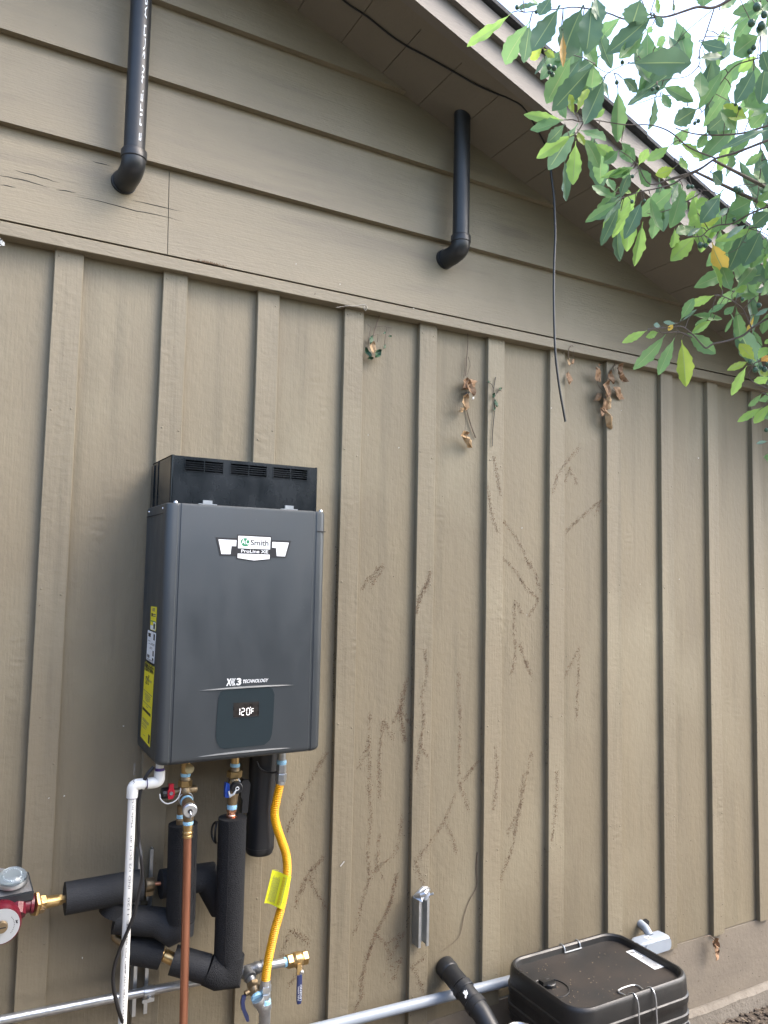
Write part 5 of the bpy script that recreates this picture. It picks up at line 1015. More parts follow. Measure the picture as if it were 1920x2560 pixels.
# ------------------------------------------------------------------ tree at the right
LEAVES = [((0.6463,-1.256,1.0414),(0.6137,-1.1591,1.0205),0.0189,'b'),((0.681,-1.2653,1.0316),(0.6971,-1.171,1.0073),0.0348,'m'),((0.671,-1.2775,1.0182),(0.7006,-1.2232,0.9806),0.026,'d'),((0.6973,-1.3295,1.0264),(0.6619,-1.2941,0.948),0.0396,'d'),((0.6781,-1.297,1.0438),(0.6481,-1.263,1.0456),0.0117,'d'),((0.7475,-1.3348,1.0425),(0.7369,-1.2956,0.9598),0.0554,'d'),((0.7524,-1.353,1.0395),(0.7583,-1.3305,0.9537),0.0449,'d'),((0.8014,-1.3072,0.9649),(0.7591,-1.2379,0.895),0.0411,'d'),((0.7255,-1.3056,0.9995),(0.7241,-1.3074,0.9315),0.0122,'o'),((0.7069,-1.2715,0.9851),(0.704,-1.2381,0.9804),0.0173,'y'),((0.7142,-1.2629,0.993),(0.7303,-1.2767,0.9705),0.0138,'y'),((0.731,-1.2693,0.9915),(0.7093,-1.2454,0.9487),0.0087,'p'),((0.8302,-1.3066,0.9497),(0.8059,-1.2757,0.8633),0.036,'d'),((0.8038,-1.3047,0.9663),(0.8269,-1.2735,0.9451),0.0335,'m'),((0.8054,-1.2512,0.8962),(0.7595,-1.2833,0.9044),0.0177,'y'),((0.8197,-1.241,0.9098),(0.848,-1.2417,0.968),0.0194,'y'),((0.8018,-1.2319,0.8939),(0.8002,-1.2152,0.9362),0.016,'m'),((0.8037,-1.222,0.8996),(0.7479,-1.166,0.9227),0.0197,'b'),((0.7958,-1.2308,0.8926),(0.7609,-1.1704,0.8938),0.0271,'m'),((0.797,-1.232,0.8848),(0.795,-1.1835,0.8687),0.0237,'d'),((0.8366,-1.215,0.8847),(0.7981,-1.1463,0.8546),0.0276,'b'),((0.8364,-1.2205,0.8667),(0.8556,-1.192,0.7933),0.028,'b'),((0.8303,-1.2399,0.8779),(0.8603,-1.2786,0.8452),0.0327,'m'),((0.8413,-1.2334,0.8694),(0.9002,-1.221,0.8292),0.0351,'m'),((0.8637,-1.243,0.86),(0.9188,-1.2465,0.8438),0.022,'b'),((0.8503,-1.2544,0.8993),(0.8606,-1.2748,0.9125),0.0161,'b'),((0.7991,-1.3286,1.0324),(0.8263,-1.3035,1.0255),0.0154,'m'),((0.7555,-1.3239,1.0153),(0.763,-1.3184,0.9858),0.0103,'y'),((0.8292,-1.2334,0.8809),(0.8352,-1.2449,0.845),0.0164,'y'),((0.7648,-1.3494,1.0573),(0.7687,-1.3547,1.0025),0.0288,'d'),((0.6545,-1.2762,1.0608),(0.7104,-1.2563,1.0797),0.0151,'m'),((0.6787,-1.3262,1.0386),(0.6625,-1.3131,1.0044),0.027,'d'),((0.8583,-1.4012,1.0262),(0.8005,-1.3384,0.9659),0.0345,'d'),((0.8634,-1.3772,1.0115),(0.8132,-1.3577,0.95),0.026,'m'),((0.8224,-1.402,1.0415),(0.8309,-1.3722,1.0096),0.0475,'d'),((0.8621,-1.4024,1.0605),(0.8937,-1.3807,1.0531),0.0152,'b'),((0.8864,-1.4188,1.0627),(0.9164,-1.391,1.0625),0.0168,'d'),((0.9359,-1.4447,1.0686),(0.9375,-1.4431,1.0437),0.0268,'m'),((0.975,-1.4492,1.0472),(1.0192,-1.4556,1.091),0.0184,'m'),((0.8565,-1.4049,1.0196),(0.8672,-1.4109,0.997),0.0136,'d'),((0.8837,-1.3743,1.0318),(0.9171,-1.3367,1.0524),0.0119,'m'),((0.8506,-1.349,0.9594),(0.9498,-1.4068,0.9603),0.0434,'d'),((0.8926,-1.3725,0.9928),(0.8891,-1.3991,0.9949),0.0171,'m'),((0.8803,-1.3405,0.9877),(0.9004,-1.3222,1.0319),0.0154,'m'),((0.8534,-1.3257,0.9449),(0.897,-1.3257,0.9311),0.0212,'d'),((0.9198,-1.3501,0.9408),(0.869,-1.3243,0.8953),0.0143,'d'),((0.9385,-1.3469,0.9452),(0.9908,-1.3779,0.9141),0.0267,'m'),((0.9385,-1.3468,0.9342),(0.9435,-1.3617,0.8946),0.0178,'m'),((0.9274,-1.341,0.9319),(0.9631,-1.2904,0.893),0.0126,'d'),((0.9872,-1.3982,0.9675),(0.9849,-1.3993,0.9097),0.0337,'m'),((1.0185,-1.366,0.9164),(0.9931,-1.328,0.8963),0.0342,'d'),((1.0301,-1.4158,0.9722),(1.0121,-1.3711,0.9098),0.0232,'m'),((1.0619,-1.4075,0.9509),(1.0756,-1.331,0.9127),0.0198,'m'),((1.0683,-1.4544,0.9649),(1.0481,-1.4251,0.9036),0.032,'d'),((1.1032,-1.4164,0.8944),(1.0534,-1.3951,0.9177),0.0338,'y'),((1.0998,-1.3924,0.8813),(1.0461,-1.3943,0.9046),0.0339,'m'),((0.96,-1.4144,1.0026),(0.9914,-1.4511,0.9755),0.0258,'d'),((0.9709,-1.4033,0.9789),(1.0354,-1.4141,0.9953),0.026,'d'),((0.9966,-1.4302,1.019),(1.0445,-1.4201,1.0412),0.0085,'m'),((1.0538,-1.4769,1.0129),(1.0199,-1.4435,0.9796),0.0397,'m'),((1.0724,-1.4577,0.9899),(1.075,-1.4125,0.9842),0.0244,'b'),((1.041,-1.5014,1.0546),(0.9934,-1.4623,1.0387),0.0253,'m'),((1.0519,-1.4829,1.0604),(1.061,-1.406,1.0655),0.0204,'m'),((1.0941,-1.4594,0.9783),(1.1192,-1.4273,0.9235),0.0303,'d'),((1.1422,-1.4308,0.9216),(1.1497,-1.3852,0.9059),0.0271,'m'),((1.1485,-1.4276,0.8821),(1.0571,-1.3848,0.8349),0.0201,'d'),((1.0061,-1.3098,0.8657),(0.9692,-1.282,0.8339),0.0239,'b'),((1.0185,-1.3196,0.8684),(1.1102,-1.305,0.8682),0.0239,'b'),((1.0311,-1.3339,0.8975),(1.0458,-1.2829,0.8886),0.0237,'m'),((1.057,-1.3562,0.8865),(1.0533,-1.335,0.8597),0.0201,'m'),((1.0235,-1.3151,0.8453),(1.0377,-1.3219,0.8166),0.0185,'b'),((1.1208,-1.3598,0.8598),(1.1715,-1.3127,0.8461),0.0352,'m'),((1.021,-1.3057,0.8241),(1.0016,-1.274,0.8178),0.0204,'y'),((0.9204,-1.2608,0.8719),(0.9839,-1.2374,0.8589),0.0276,'m'),((1.0886,-1.3389,0.8182),(1.1253,-1.3374,0.8058),0.0317,'d'),((1.1691,-1.3989,0.857),(1.1656,-1.3601,0.8435),0.0166,'m'),((1.2014,-1.3816,0.8068),(1.1685,-1.3743,0.8223),0.0278,'m'),((1.156,-1.3389,0.8056),(1.2171,-1.3219,0.7992),0.0301,'m'),((1.0579,-1.4885,1.0018),(1.0368,-1.4796,1.0174),0.0306,'d'),((1.1,-1.4607,0.9613),(1.0663,-1.4714,0.9867),0.0276,'d'),((1.0829,-1.4398,0.949),(1.0865,-1.4209,0.9146),0.0232,'m'),((0.8648,-1.3053,0.94),(0.9147,-1.2565,0.8685),0.0328,'m'),((1.041,-1.4615,1.0196),(1.0556,-1.4215,1.0203),0.0206,'m'),((1.0114,-1.4425,1.0096),(1.0365,-1.4093,0.9986),0.0139,'p'),((1.1708,-1.4072,0.8346),(1.1483,-1.3967,0.816),0.0129,'d'),((1.0666,-1.391,0.9036),(1.062,-1.3545,0.8908),0.0217,'d'),((0.9583,-1.2568,0.8273),(0.9274,-1.1925,0.8274),0.0167,'b'),((0.9576,-1.2125,0.7843),(0.9272,-1.1714,0.8208),0.028,'m'),((0.9519,-1.213,0.7944),(0.9681,-1.1766,0.8456),0.0186,'m'),((0.9469,-1.2304,0.7682),(0.9355,-1.2684,0.8042),0.0204,'d'),((0.9534,-1.2267,0.7733),(0.9194,-1.1594,0.7434),0.0219,'m'),((0.9571,-1.2206,0.7671),(0.9543,-1.1697,0.6961),0.0212,'d'),((0.9949,-1.2272,0.776),(1.0054,-1.1513,0.7327),0.0163,'b'),((0.99,-1.2488,0.7715),(0.9681,-1.2216,0.6952),0.0288,'d'),((0.9516,-1.2107,0.7659),(0.9542,-1.1784,0.744),0.0076,'p'),((0.9627,-1.2575,0.8321),(0.9306,-1.2163,0.8205),0.0186,'m'),((0.9478,-1.2221,0.8011),(1.0059,-1.2058,0.8108),0.0112,'b'),((0.9552,-1.2572,0.8359),(0.9445,-1.2357,0.8721),0.0201,'m'),((0.9585,-1.2686,0.8277),(0.9446,-1.3072,0.8414),0.0183,'b'),((0.9506,-1.2567,0.8291),(0.9577,-1.2277,0.8189),0.0149,'m'),((0.9594,-1.2653,0.8237),(1.0053,-1.2567,0.8014),0.0243,'m'),((0.9729,-1.2078,0.7626),(0.9636,-1.1937,0.7303),0.0115,'b'),((0.9176,-1.2567,0.8541),(0.8933,-1.2384,0.829),0.0239,'m'),((0.9989,-1.2619,0.7824),(1.0275,-1.2677,0.7087),0.0287,'m'),((1.0566,-1.2958,0.7985),(1.054,-1.2648,0.722),0.0325,'m'),((1.0313,-1.308,0.796),(0.99,-1.3223,0.7364),0.0207,'d'),((1.1215,-1.3355,0.7801),(1.0894,-1.3107,0.7233),0.0362,'d'),((1.1508,-1.3137,0.7508),(1.1273,-1.2816,0.738),0.0153,'y'),((1.0859,-1.3055,0.7943),(1.0993,-1.2659,0.7941),0.015,'b'),((1.1096,-1.3153,0.7788),(1.0866,-1.3023,0.7609),0.0245,'b'),((1.1248,-1.2731,0.7208),(1.0993,-1.2261,0.6756),0.035,'b'),((1.0753,-1.2585,0.7306),(1.1052,-1.2255,0.706),0.0212,'b'),((1.1123,-1.2788,0.7355),(1.0633,-1.2708,0.7112),0.0249,'m'),((1.1237,-1.2855,0.7317),(1.0856,-1.282,0.7063),0.0115,'p'),((1.2322,-1.3347,0.7386),(1.1737,-1.2788,0.7171),0.0192,'b'),((1.1558,-1.2869,0.7069),(1.2335,-1.2594,0.6646),0.0333,'Y'),((1.232,-1.3484,0.7313),(1.2243,-1.3087,0.6626),0.039,'d'),((1.263,-1.3405,0.7278),(1.2893,-1.2819,0.6806),0.0313,'m'),((1.2225,-1.2591,0.625),(1.1702,-1.2739,0.6649),0.0215,'b'),((1.244,-1.2679,0.6235),(1.2158,-1.2627,0.6745),0.0371,'m'),((1.2541,-1.265,0.6285),(1.3196,-1.2684,0.6969),0.0254,'m'),((1.2512,-1.2671,0.6252),(1.2799,-1.2783,0.6386),0.0158,'b'),((1.1198,-1.28,0.7646),(1.1143,-1.2681,0.7461),0.0152,'b'),((1.1896,-1.3605,0.7785),(1.1563,-1.3271,0.7565),0.0379,'m'),((1.2334,-1.3628,0.781),(1.2112,-1.3513,0.7743),0.0151,'b'),((1.2269,-1.3712,0.7583),(1.2242,-1.335,0.7405),0.0363,'d'),((1.2026,-1.3466,0.7622),(1.1598,-1.3112,0.7461),0.0323,'m'),((1.1958,-1.3405,0.7355),(1.1486,-1.3255,0.6988),0.0115,'p'),((1.2284,-1.3711,0.8056),(1.2367,-1.34,0.7934),0.0245,'m'),((1.2998,-1.3014,0.6465),(1.3387,-1.2563,0.6543),0.0178,'m'),((1.3029,-1.3163,0.6322),(1.2691,-1.3072,0.6162),0.0119,'p'),((1.2845,-1.3262,0.7059),(1.3254,-1.2898,0.6846),0.0176,'b'),((1.152,-1.3305,0.7639),(1.1257,-1.3263,0.7434),0.0114,'p'),((1.2244,-1.2379,0.6212),(1.2114,-1.1818,0.6117),0.0199,'b'),((1.1632,-1.1966,0.5652),(1.1705,-1.2274,0.6078),0.0218,'m'),((1.2339,-1.2615,0.5984),(1.2103,-1.233,0.5819),0.014,'m'),((1.2582,-1.2637,0.5973),(1.2403,-1.2494,0.5776),0.016,'m'),((1.1889,-1.2048,0.5809),(1.289,-1.21,0.5882),0.0181,'m'),((1.223,-1.2346,0.5684),(1.1941,-1.2012,0.5405),0.0182,'b'),((1.2173,-1.2322,0.5742),(1.2197,-1.1892,0.5658),0.0121,'m'),((1.1209,-1.1436,0.5505),(1.0877,-1.0995,0.5274),0.0183,'b'),((1.1341,-1.1626,0.5436),(1.1017,-1.1556,0.5285),0.0162,'b'),((1.1603,-1.1601,0.5445),(1.1353,-1.0869,0.4748),0.0289,'m'),((1.173,-1.173,0.535),(1.1815,-1.1187,0.4622),0.0248,'m'),((1.1826,-1.1836,0.5286),(1.2404,-1.1476,0.4367),0.0374,'y'),((1.1967,-1.1881,0.5454),(1.2644,-1.2081,0.5039),0.0307,'m'),((1.2682,-1.2585,0.5966),(1.312,-1.2355,0.5337),0.0244,'m'),((1.3434,-1.251,0.4899),(1.2841,-1.2523,0.5197),0.0244,'y'),((1.3514,-1.25,0.4945),(1.3678,-1.2627,0.5223),0.0204,'b'),((1.3281,-1.2437,0.4882),(1.2834,-1.2223,0.466),0.0165,'y'),((1.3457,-1.2275,0.4851),(1.368,-1.169,0.4296),0.0209,'b'),((1.3434,-1.2633,0.485),(1.3254,-1.3001,0.487),0.0164,'o'),((1.3955,-1.2492,0.4612),(1.4065,-1.2008,0.4567),0.0228,'b'),((1.4017,-1.2259,0.4295),(1.4089,-1.1839,0.407),0.0126,'m'),((1.3997,-1.2267,0.3961),(1.377,-1.1775,0.3669),0.0169,'b'),((1.42,-1.2312,0.4063),(1.4228,-1.1882,0.3669),0.0233,'b'),((1.3018,-1.2789,0.5804),(1.3132,-1.2452,0.545),0.0081,'Y'),((1.2569,-1.274,0.6164),(1.3223,-1.2697,0.6284),0.0139,'m'),((1.3102,-1.2656,0.5526),(1.3457,-1.2669,0.5198),0.0122,'m'),((1.3385,-1.291,0.5919),(1.3479,-1.2659,0.5486),0.0303,'m'),((1.4381,-1.2125,0.3233),(1.4269,-1.1897,0.3189),0.0086,'p'),((1.1482,-1.1993,0.5546),(1.1243,-1.184,0.5587),0.009,'p'),((1.1326,-1.1704,0.5536),(1.1171,-1.1638,0.5568),0.0121,'p'),((1.1447,-1.1925,0.5579),(1.1488,-1.1764,0.5455),0.0111,'Y'),((1.2743,-1.2469,0.5804),(1.2735,-1.2259,0.5496),0.0081,'m'),((1.1644,-1.2005,0.5633),(1.1821,-1.2249,0.5862),0.007,'p'),((1.3757,-1.2583,0.4711),(1.3536,-1.2557,0.458),0.0186,'y'),((1.3128,-1.3087,0.5902),(1.2843,-1.2934,0.5711),0.01,'p'),((1.3688,-1.2713,0.5402),(1.3602,-1.2614,0.5288),0.0102,'b'),((0.8065,-1.2433,1.0234),(0.8092,-1.1637,0.9665),0.0412,'m'),((0.8353,-1.193,1.1413),(0.9274,-1.1308,1.0899),0.0408,'d'),((0.8457,-1.2741,1.0847),(0.9237,-1.2317,1.042),0.0268,'d'),((0.7973,-1.2656,1.0652),(0.8675,-1.2486,1.0148),0.0319,'m'),((0.8599,-1.2126,1.0984),(0.8876,-1.1317,1.0648),0.0291,'d'),((0.8309,-1.2341,1.0799),(0.8464,-1.1434,1.0446),0.0338,'d'),((0.84,-1.1875,1.0896),(0.7948,-1.1612,1.0132),0.0272,'m'),((0.8754,-1.2141,1.0423),(0.9444,-1.2038,0.9954),0.0237,'d'),((0.9337,-1.1458,1.1174),(0.9258,-1.1303,1.0192),0.0336,'m'),((0.9313,-1.2002,1.0966),(0.8683,-1.1672,1.0411),0.0253,'d'),((0.9339,-1.1663,1.1017),(0.9558,-1.1387,1.0037),0.0427,'d'),((0.9279,-1.1781,1.0592),(0.917,-1.1037,1.0296),0.0281,'m'),((0.8636,-1.208,1.06),(0.8143,-1.1763,0.9725),0.0293,'d'),((0.9939,-1.3097,1.0835),(0.9805,-1.2499,1.0028),0.0366,'m'),((1.0319,-1.3025,1.1478),(1.0589,-1.3102,1.0524),0.0363,'m'),((0.9834,-1.3221,1.0858),(1.0205,-1.3231,1.0101),0.0289,'d'),((0.9003,-1.3096,1.0408),(0.9637,-1.3035,0.9838),0.032,'d'),((1.0722,-1.2886,1.1282),(1.0381,-1.261,1.0471),0.0279,'d'),((0.9413,-1.2465,1.1565),(0.905,-1.1687,1.1201),0.0317,'m'),((1.0924,-1.3223,0.998),(1.1806,-1.2925,0.9291),0.0413,'d'),((1.0285,-1.3258,1.1138),(1.065,-1.276,1.0634),0.0264,'d'),((0.9232,-1.3262,1.0681),(0.9307,-1.32,0.973),0.0357,'m'),((1.1572,-1.3421,1.0618),(1.1782,-1.2673,1.0045),0.0314,'m'),((1.0229,-1.3241,1.0329),(0.9814,-1.2406,0.9947),0.0397,'d'),((1.0929,-1.319,1.0911),(1.1951,-1.2816,1.0561),0.0316,'d'),((1.1208,-1.3217,1.085),(1.1334,-1.2851,1.0024),0.0356,'d'),((1.2452,-1.318,1.1344),(1.2036,-1.2478,1.0804),0.0339,'m'),((1.2232,-1.3554,0.9122),(1.2444,-1.3475,0.8),0.0357,'d'),((1.1796,-1.3678,1.0775),(1.217,-1.3551,0.9834),0.0381,'m'),((1.2078,-1.3709,1.0253),(1.2143,-1.3084,0.9923),0.023,'m'),((1.2032,-1.2916,1.0677),(1.2468,-1.2396,0.9937),0.0412,'d'),((1.2584,-1.3167,0.9752),(1.22,-1.2789,0.9137),0.0271,'m'),((1.283,-1.2594,0.942),(1.3634,-1.2508,0.875),0.028,'d'),((1.3201,-1.3026,1.0402),(1.3349,-1.3082,0.9331),0.0352,'d'),((1.2606,-1.2602,0.9828),(1.2844,-1.2058,0.9313),0.0247,'b'),((1.0336,-1.1423,0.8567),(1.0051,-1.0951,0.7939),0.0284,'m'),((1.156,-1.1467,0.8773),(1.2151,-1.0746,0.8073),0.0361,'m'),((1.0223,-1.1935,0.8126),(1.0907,-1.1123,0.7346),0.0338,'b'),((1.0798,-1.1689,0.78),(1.1247,-1.1041,0.7098),0.0312,'b'),((1.0383,-1.1416,0.7887),(1.108,-1.0749,0.7289),0.0347,'d'),((1.0559,-1.1418,0.8568),(0.991,-1.1212,0.7807),0.0271,'d'),((1.1152,-1.1303,0.8818),(1.0728,-1.0557,0.7961),0.0433,'b'),((1.1151,-1.1943,0.8943),(1.2022,-1.1864,0.8298),0.0304,'m'),((1.2397,-1.2365,0.8528),(1.2618,-1.184,0.7627),0.04,'m'),((1.2692,-1.2314,0.8789),(1.2563,-1.1599,0.7862),0.0473,'m'),((1.1589,-1.2346,0.8424),(1.1908,-1.2412,0.7274),0.0428,'b'),((1.1652,-1.1398,0.9156),(1.2006,-1.1202,0.8046),0.0434,'d'),((1.1778,-1.2306,0.8433),(1.2635,-1.1744,0.7493),0.0485,'b'),((1.1207,-1.2293,0.8491),(1.1111,-1.1331,0.8136),0.0357,'m'),((1.3495,-1.2647,0.8141),(1.304,-1.2269,0.7303),0.0364,'m'),((1.3337,-1.2106,0.8076),(1.3348,-1.1641,0.703),0.0453,'m'),((1.3838,-1.1682,0.7778),(1.4428,-1.1874,0.6607),0.0426,'m'),((1.3688,-1.2004,0.8183),(1.3488,-1.1194,0.7533),0.0381,'m'),((1.2186,-1.2617,0.7669),(1.2811,-1.2016,0.7038),0.0296,'m'),((1.2803,-1.2795,0.7766),(1.2581,-1.2459,0.6782),0.0376,'d'),((1.2518,-1.2911,0.8015),(1.2121,-1.2394,0.7605),0.0247,'m'),((0.9673,-1.1265,0.9751),(1.0573,-1.0711,0.8932),0.042,'d'),((0.9559,-1.1624,0.9241),(1.0072,-1.1144,0.8692),0.0292,'m'),((0.962,-1.0925,1.0082),(0.9659,-0.9885,0.9482),0.0426,'d'),((0.8823,-1.1377,0.8808),(0.9429,-1.0782,0.8287),0.0339,'d'),((1.5205,-1.1179,0.5704),(1.6585,-1.0923,0.4896),0.0355,'d'),((1.4065,-1.1415,0.6422),(1.5302,-1.1208,0.5354),0.044,'d'),((1.361,-1.2626,0.7372),(1.4056,-1.2639,0.623),0.0457,'d'),((1.3555,-1.2241,0.6779),(1.4428,-1.1726,0.5879),0.0386,'d'),((1.338,-1.2214,0.6769),(1.3409,-1.1538,0.6443),0.0246,'m'),((1.3189,-1.4127,0.9316),(1.2555,-1.3753,0.904),0.0268,'d'),((1.3359,-1.3739,1.2614),(1.4595,-1.362,1.2328),0.0367,'d'),((1.1887,-1.301,1.1922),(1.1803,-1.2774,1.0967),0.0315,'b'),((1.2461,-1.3582,1.3264),(1.2267,-1.3127,1.3077),0.0243,'b'),((1.5347,-1.1969,1.0233),(1.5852,-1.2072,0.9781),0.0247,'m'),((1.5519,-1.2572,1.2191),(1.4716,-1.2043,1.1392),0.0439,'m'),((1.2006,-1.4631,1.1934),(1.1798,-1.4657,1.1132),0.0212,'d'),((1.1326,-1.4729,1.1267),(1.1314,-1.4565,1.0794),0.0217,'m'),((1.2301,-1.3069,1.3596),(1.1187,-1.2734,1.3042),0.0292,'m'),((1.2441,-1.4574,1.2482),(1.2553,-1.4364,1.2048),0.0189,'m'),((1.1658,-1.337,0.9399),(1.106,-1.2958,0.8651),0.0352,'m'),((1.5835,-1.0681,0.8482),(1.6294,-1.0062,0.7763),0.0285,'d'),((1.5214,-1.1787,0.9453),(1.4923,-1.173,0.8711),0.0259,'m'),((1.4859,-1.1215,0.9737),(1.5003,-1.1152,0.8998),0.0278,'m'),((1.2993,-1.3813,0.9293),(1.393,-1.3604,0.8953),0.0257,'m'),((1.4743,-1.2478,0.7355),(1.3583,-1.1976,0.698),0.0436,'d'),((1.1354,-1.4678,1.1782),(1.1086,-1.4473,1.1292),0.0219,'m'),((1.3393,-1.3744,1.2646),(1.3244,-1.3559,1.1978),0.0238,'d'),((1.241,-1.4183,1.2117),(1.292,-1.3747,1.1582),0.0313,'m'),((1.2965,-1.3803,1.1496),(1.2889,-1.3211,1.0974),0.0285,'m'),((1.5366,-1.178,0.8257),(1.4697,-1.104,0.7726),0.0446,'m'),((1.2599,-1.3692,1.3342),(1.2419,-1.3243,1.325),0.0153,'d'),((1.3494,-1.2681,1.1165),(1.3676,-1.2312,1.0532),0.0309,'b'),((1.3107,-1.2221,1.4144),(1.2834,-1.1781,1.3606),0.0233,'b'),((1.3124,-1.3566,1.1615),(1.3347,-1.3458,1.0964),0.0289,'m'),((1.3936,-1.2551,0.7437),(1.4367,-1.2594,0.6715),0.0325,'m'),((1.229,-1.3651,1.2179),(1.2082,-1.3055,1.1584),0.0327,'m'),((1.3194,-1.2215,1.0683),(1.3621,-1.1608,1.0123),0.0273,'m'),((1.2861,-1.3447,0.9849),(1.3285,-1.343,0.8946),0.0347,'m'),((1.312,-1.3902,1.1256),(1.3756,-1.3595,1.1036),0.0178,'b'),((1.1513,-1.4697,1.162),(1.0841,-1.4471,1.0818),0.0329,'m'),((1.4157,-1.3219,0.974),(1.3776,-1.2793,0.9651),0.0216,'m'),((1.5632,-1.2436,1.2885),(1.5872,-1.2265,1.2233),0.0218,'d'),((1.4419,-1.136,0.7615),(1.3388,-1.0905,0.7075),0.0346,'m'),((1.5527,-1.1215,0.7936),(1.5133,-1.0776,0.7197),0.0304,'d'),((1.2616,-1.3456,1.2801),(1.2957,-1.3683,1.1895),0.0372,'d'),((1.3446,-1.2685,1.3565),(1.3171,-1.2651,1.2716),0.0287,'m'),((1.494,-1.1568,1.0322),(1.5417,-1.124,0.9371),0.0332,'d'),((1.5906,-1.2135,1.0267),(1.5958,-1.1687,0.9714),0.0242,'m'),((1.3737,-1.3317,1.2127),(1.3111,-1.3002,1.1526),0.0238,'b'),((1.4461,-1.3233,0.8349),(1.507,-1.3027,0.7752),0.0292,'m'),((1.359,-1.3032,0.7532),(1.3432,-1.2612,0.7149),0.0193,'m'),((1.2443,-1.4005,0.9143),(1.3043,-1.3837,0.8598),0.026,'m'),((1.2807,-1.4141,0.9338),(1.2563,-1.3795,0.8707),0.0273,'m'),((1.5897,-1.0932,0.7779),(1.5842,-1.0417,0.732),0.0195,'m')]
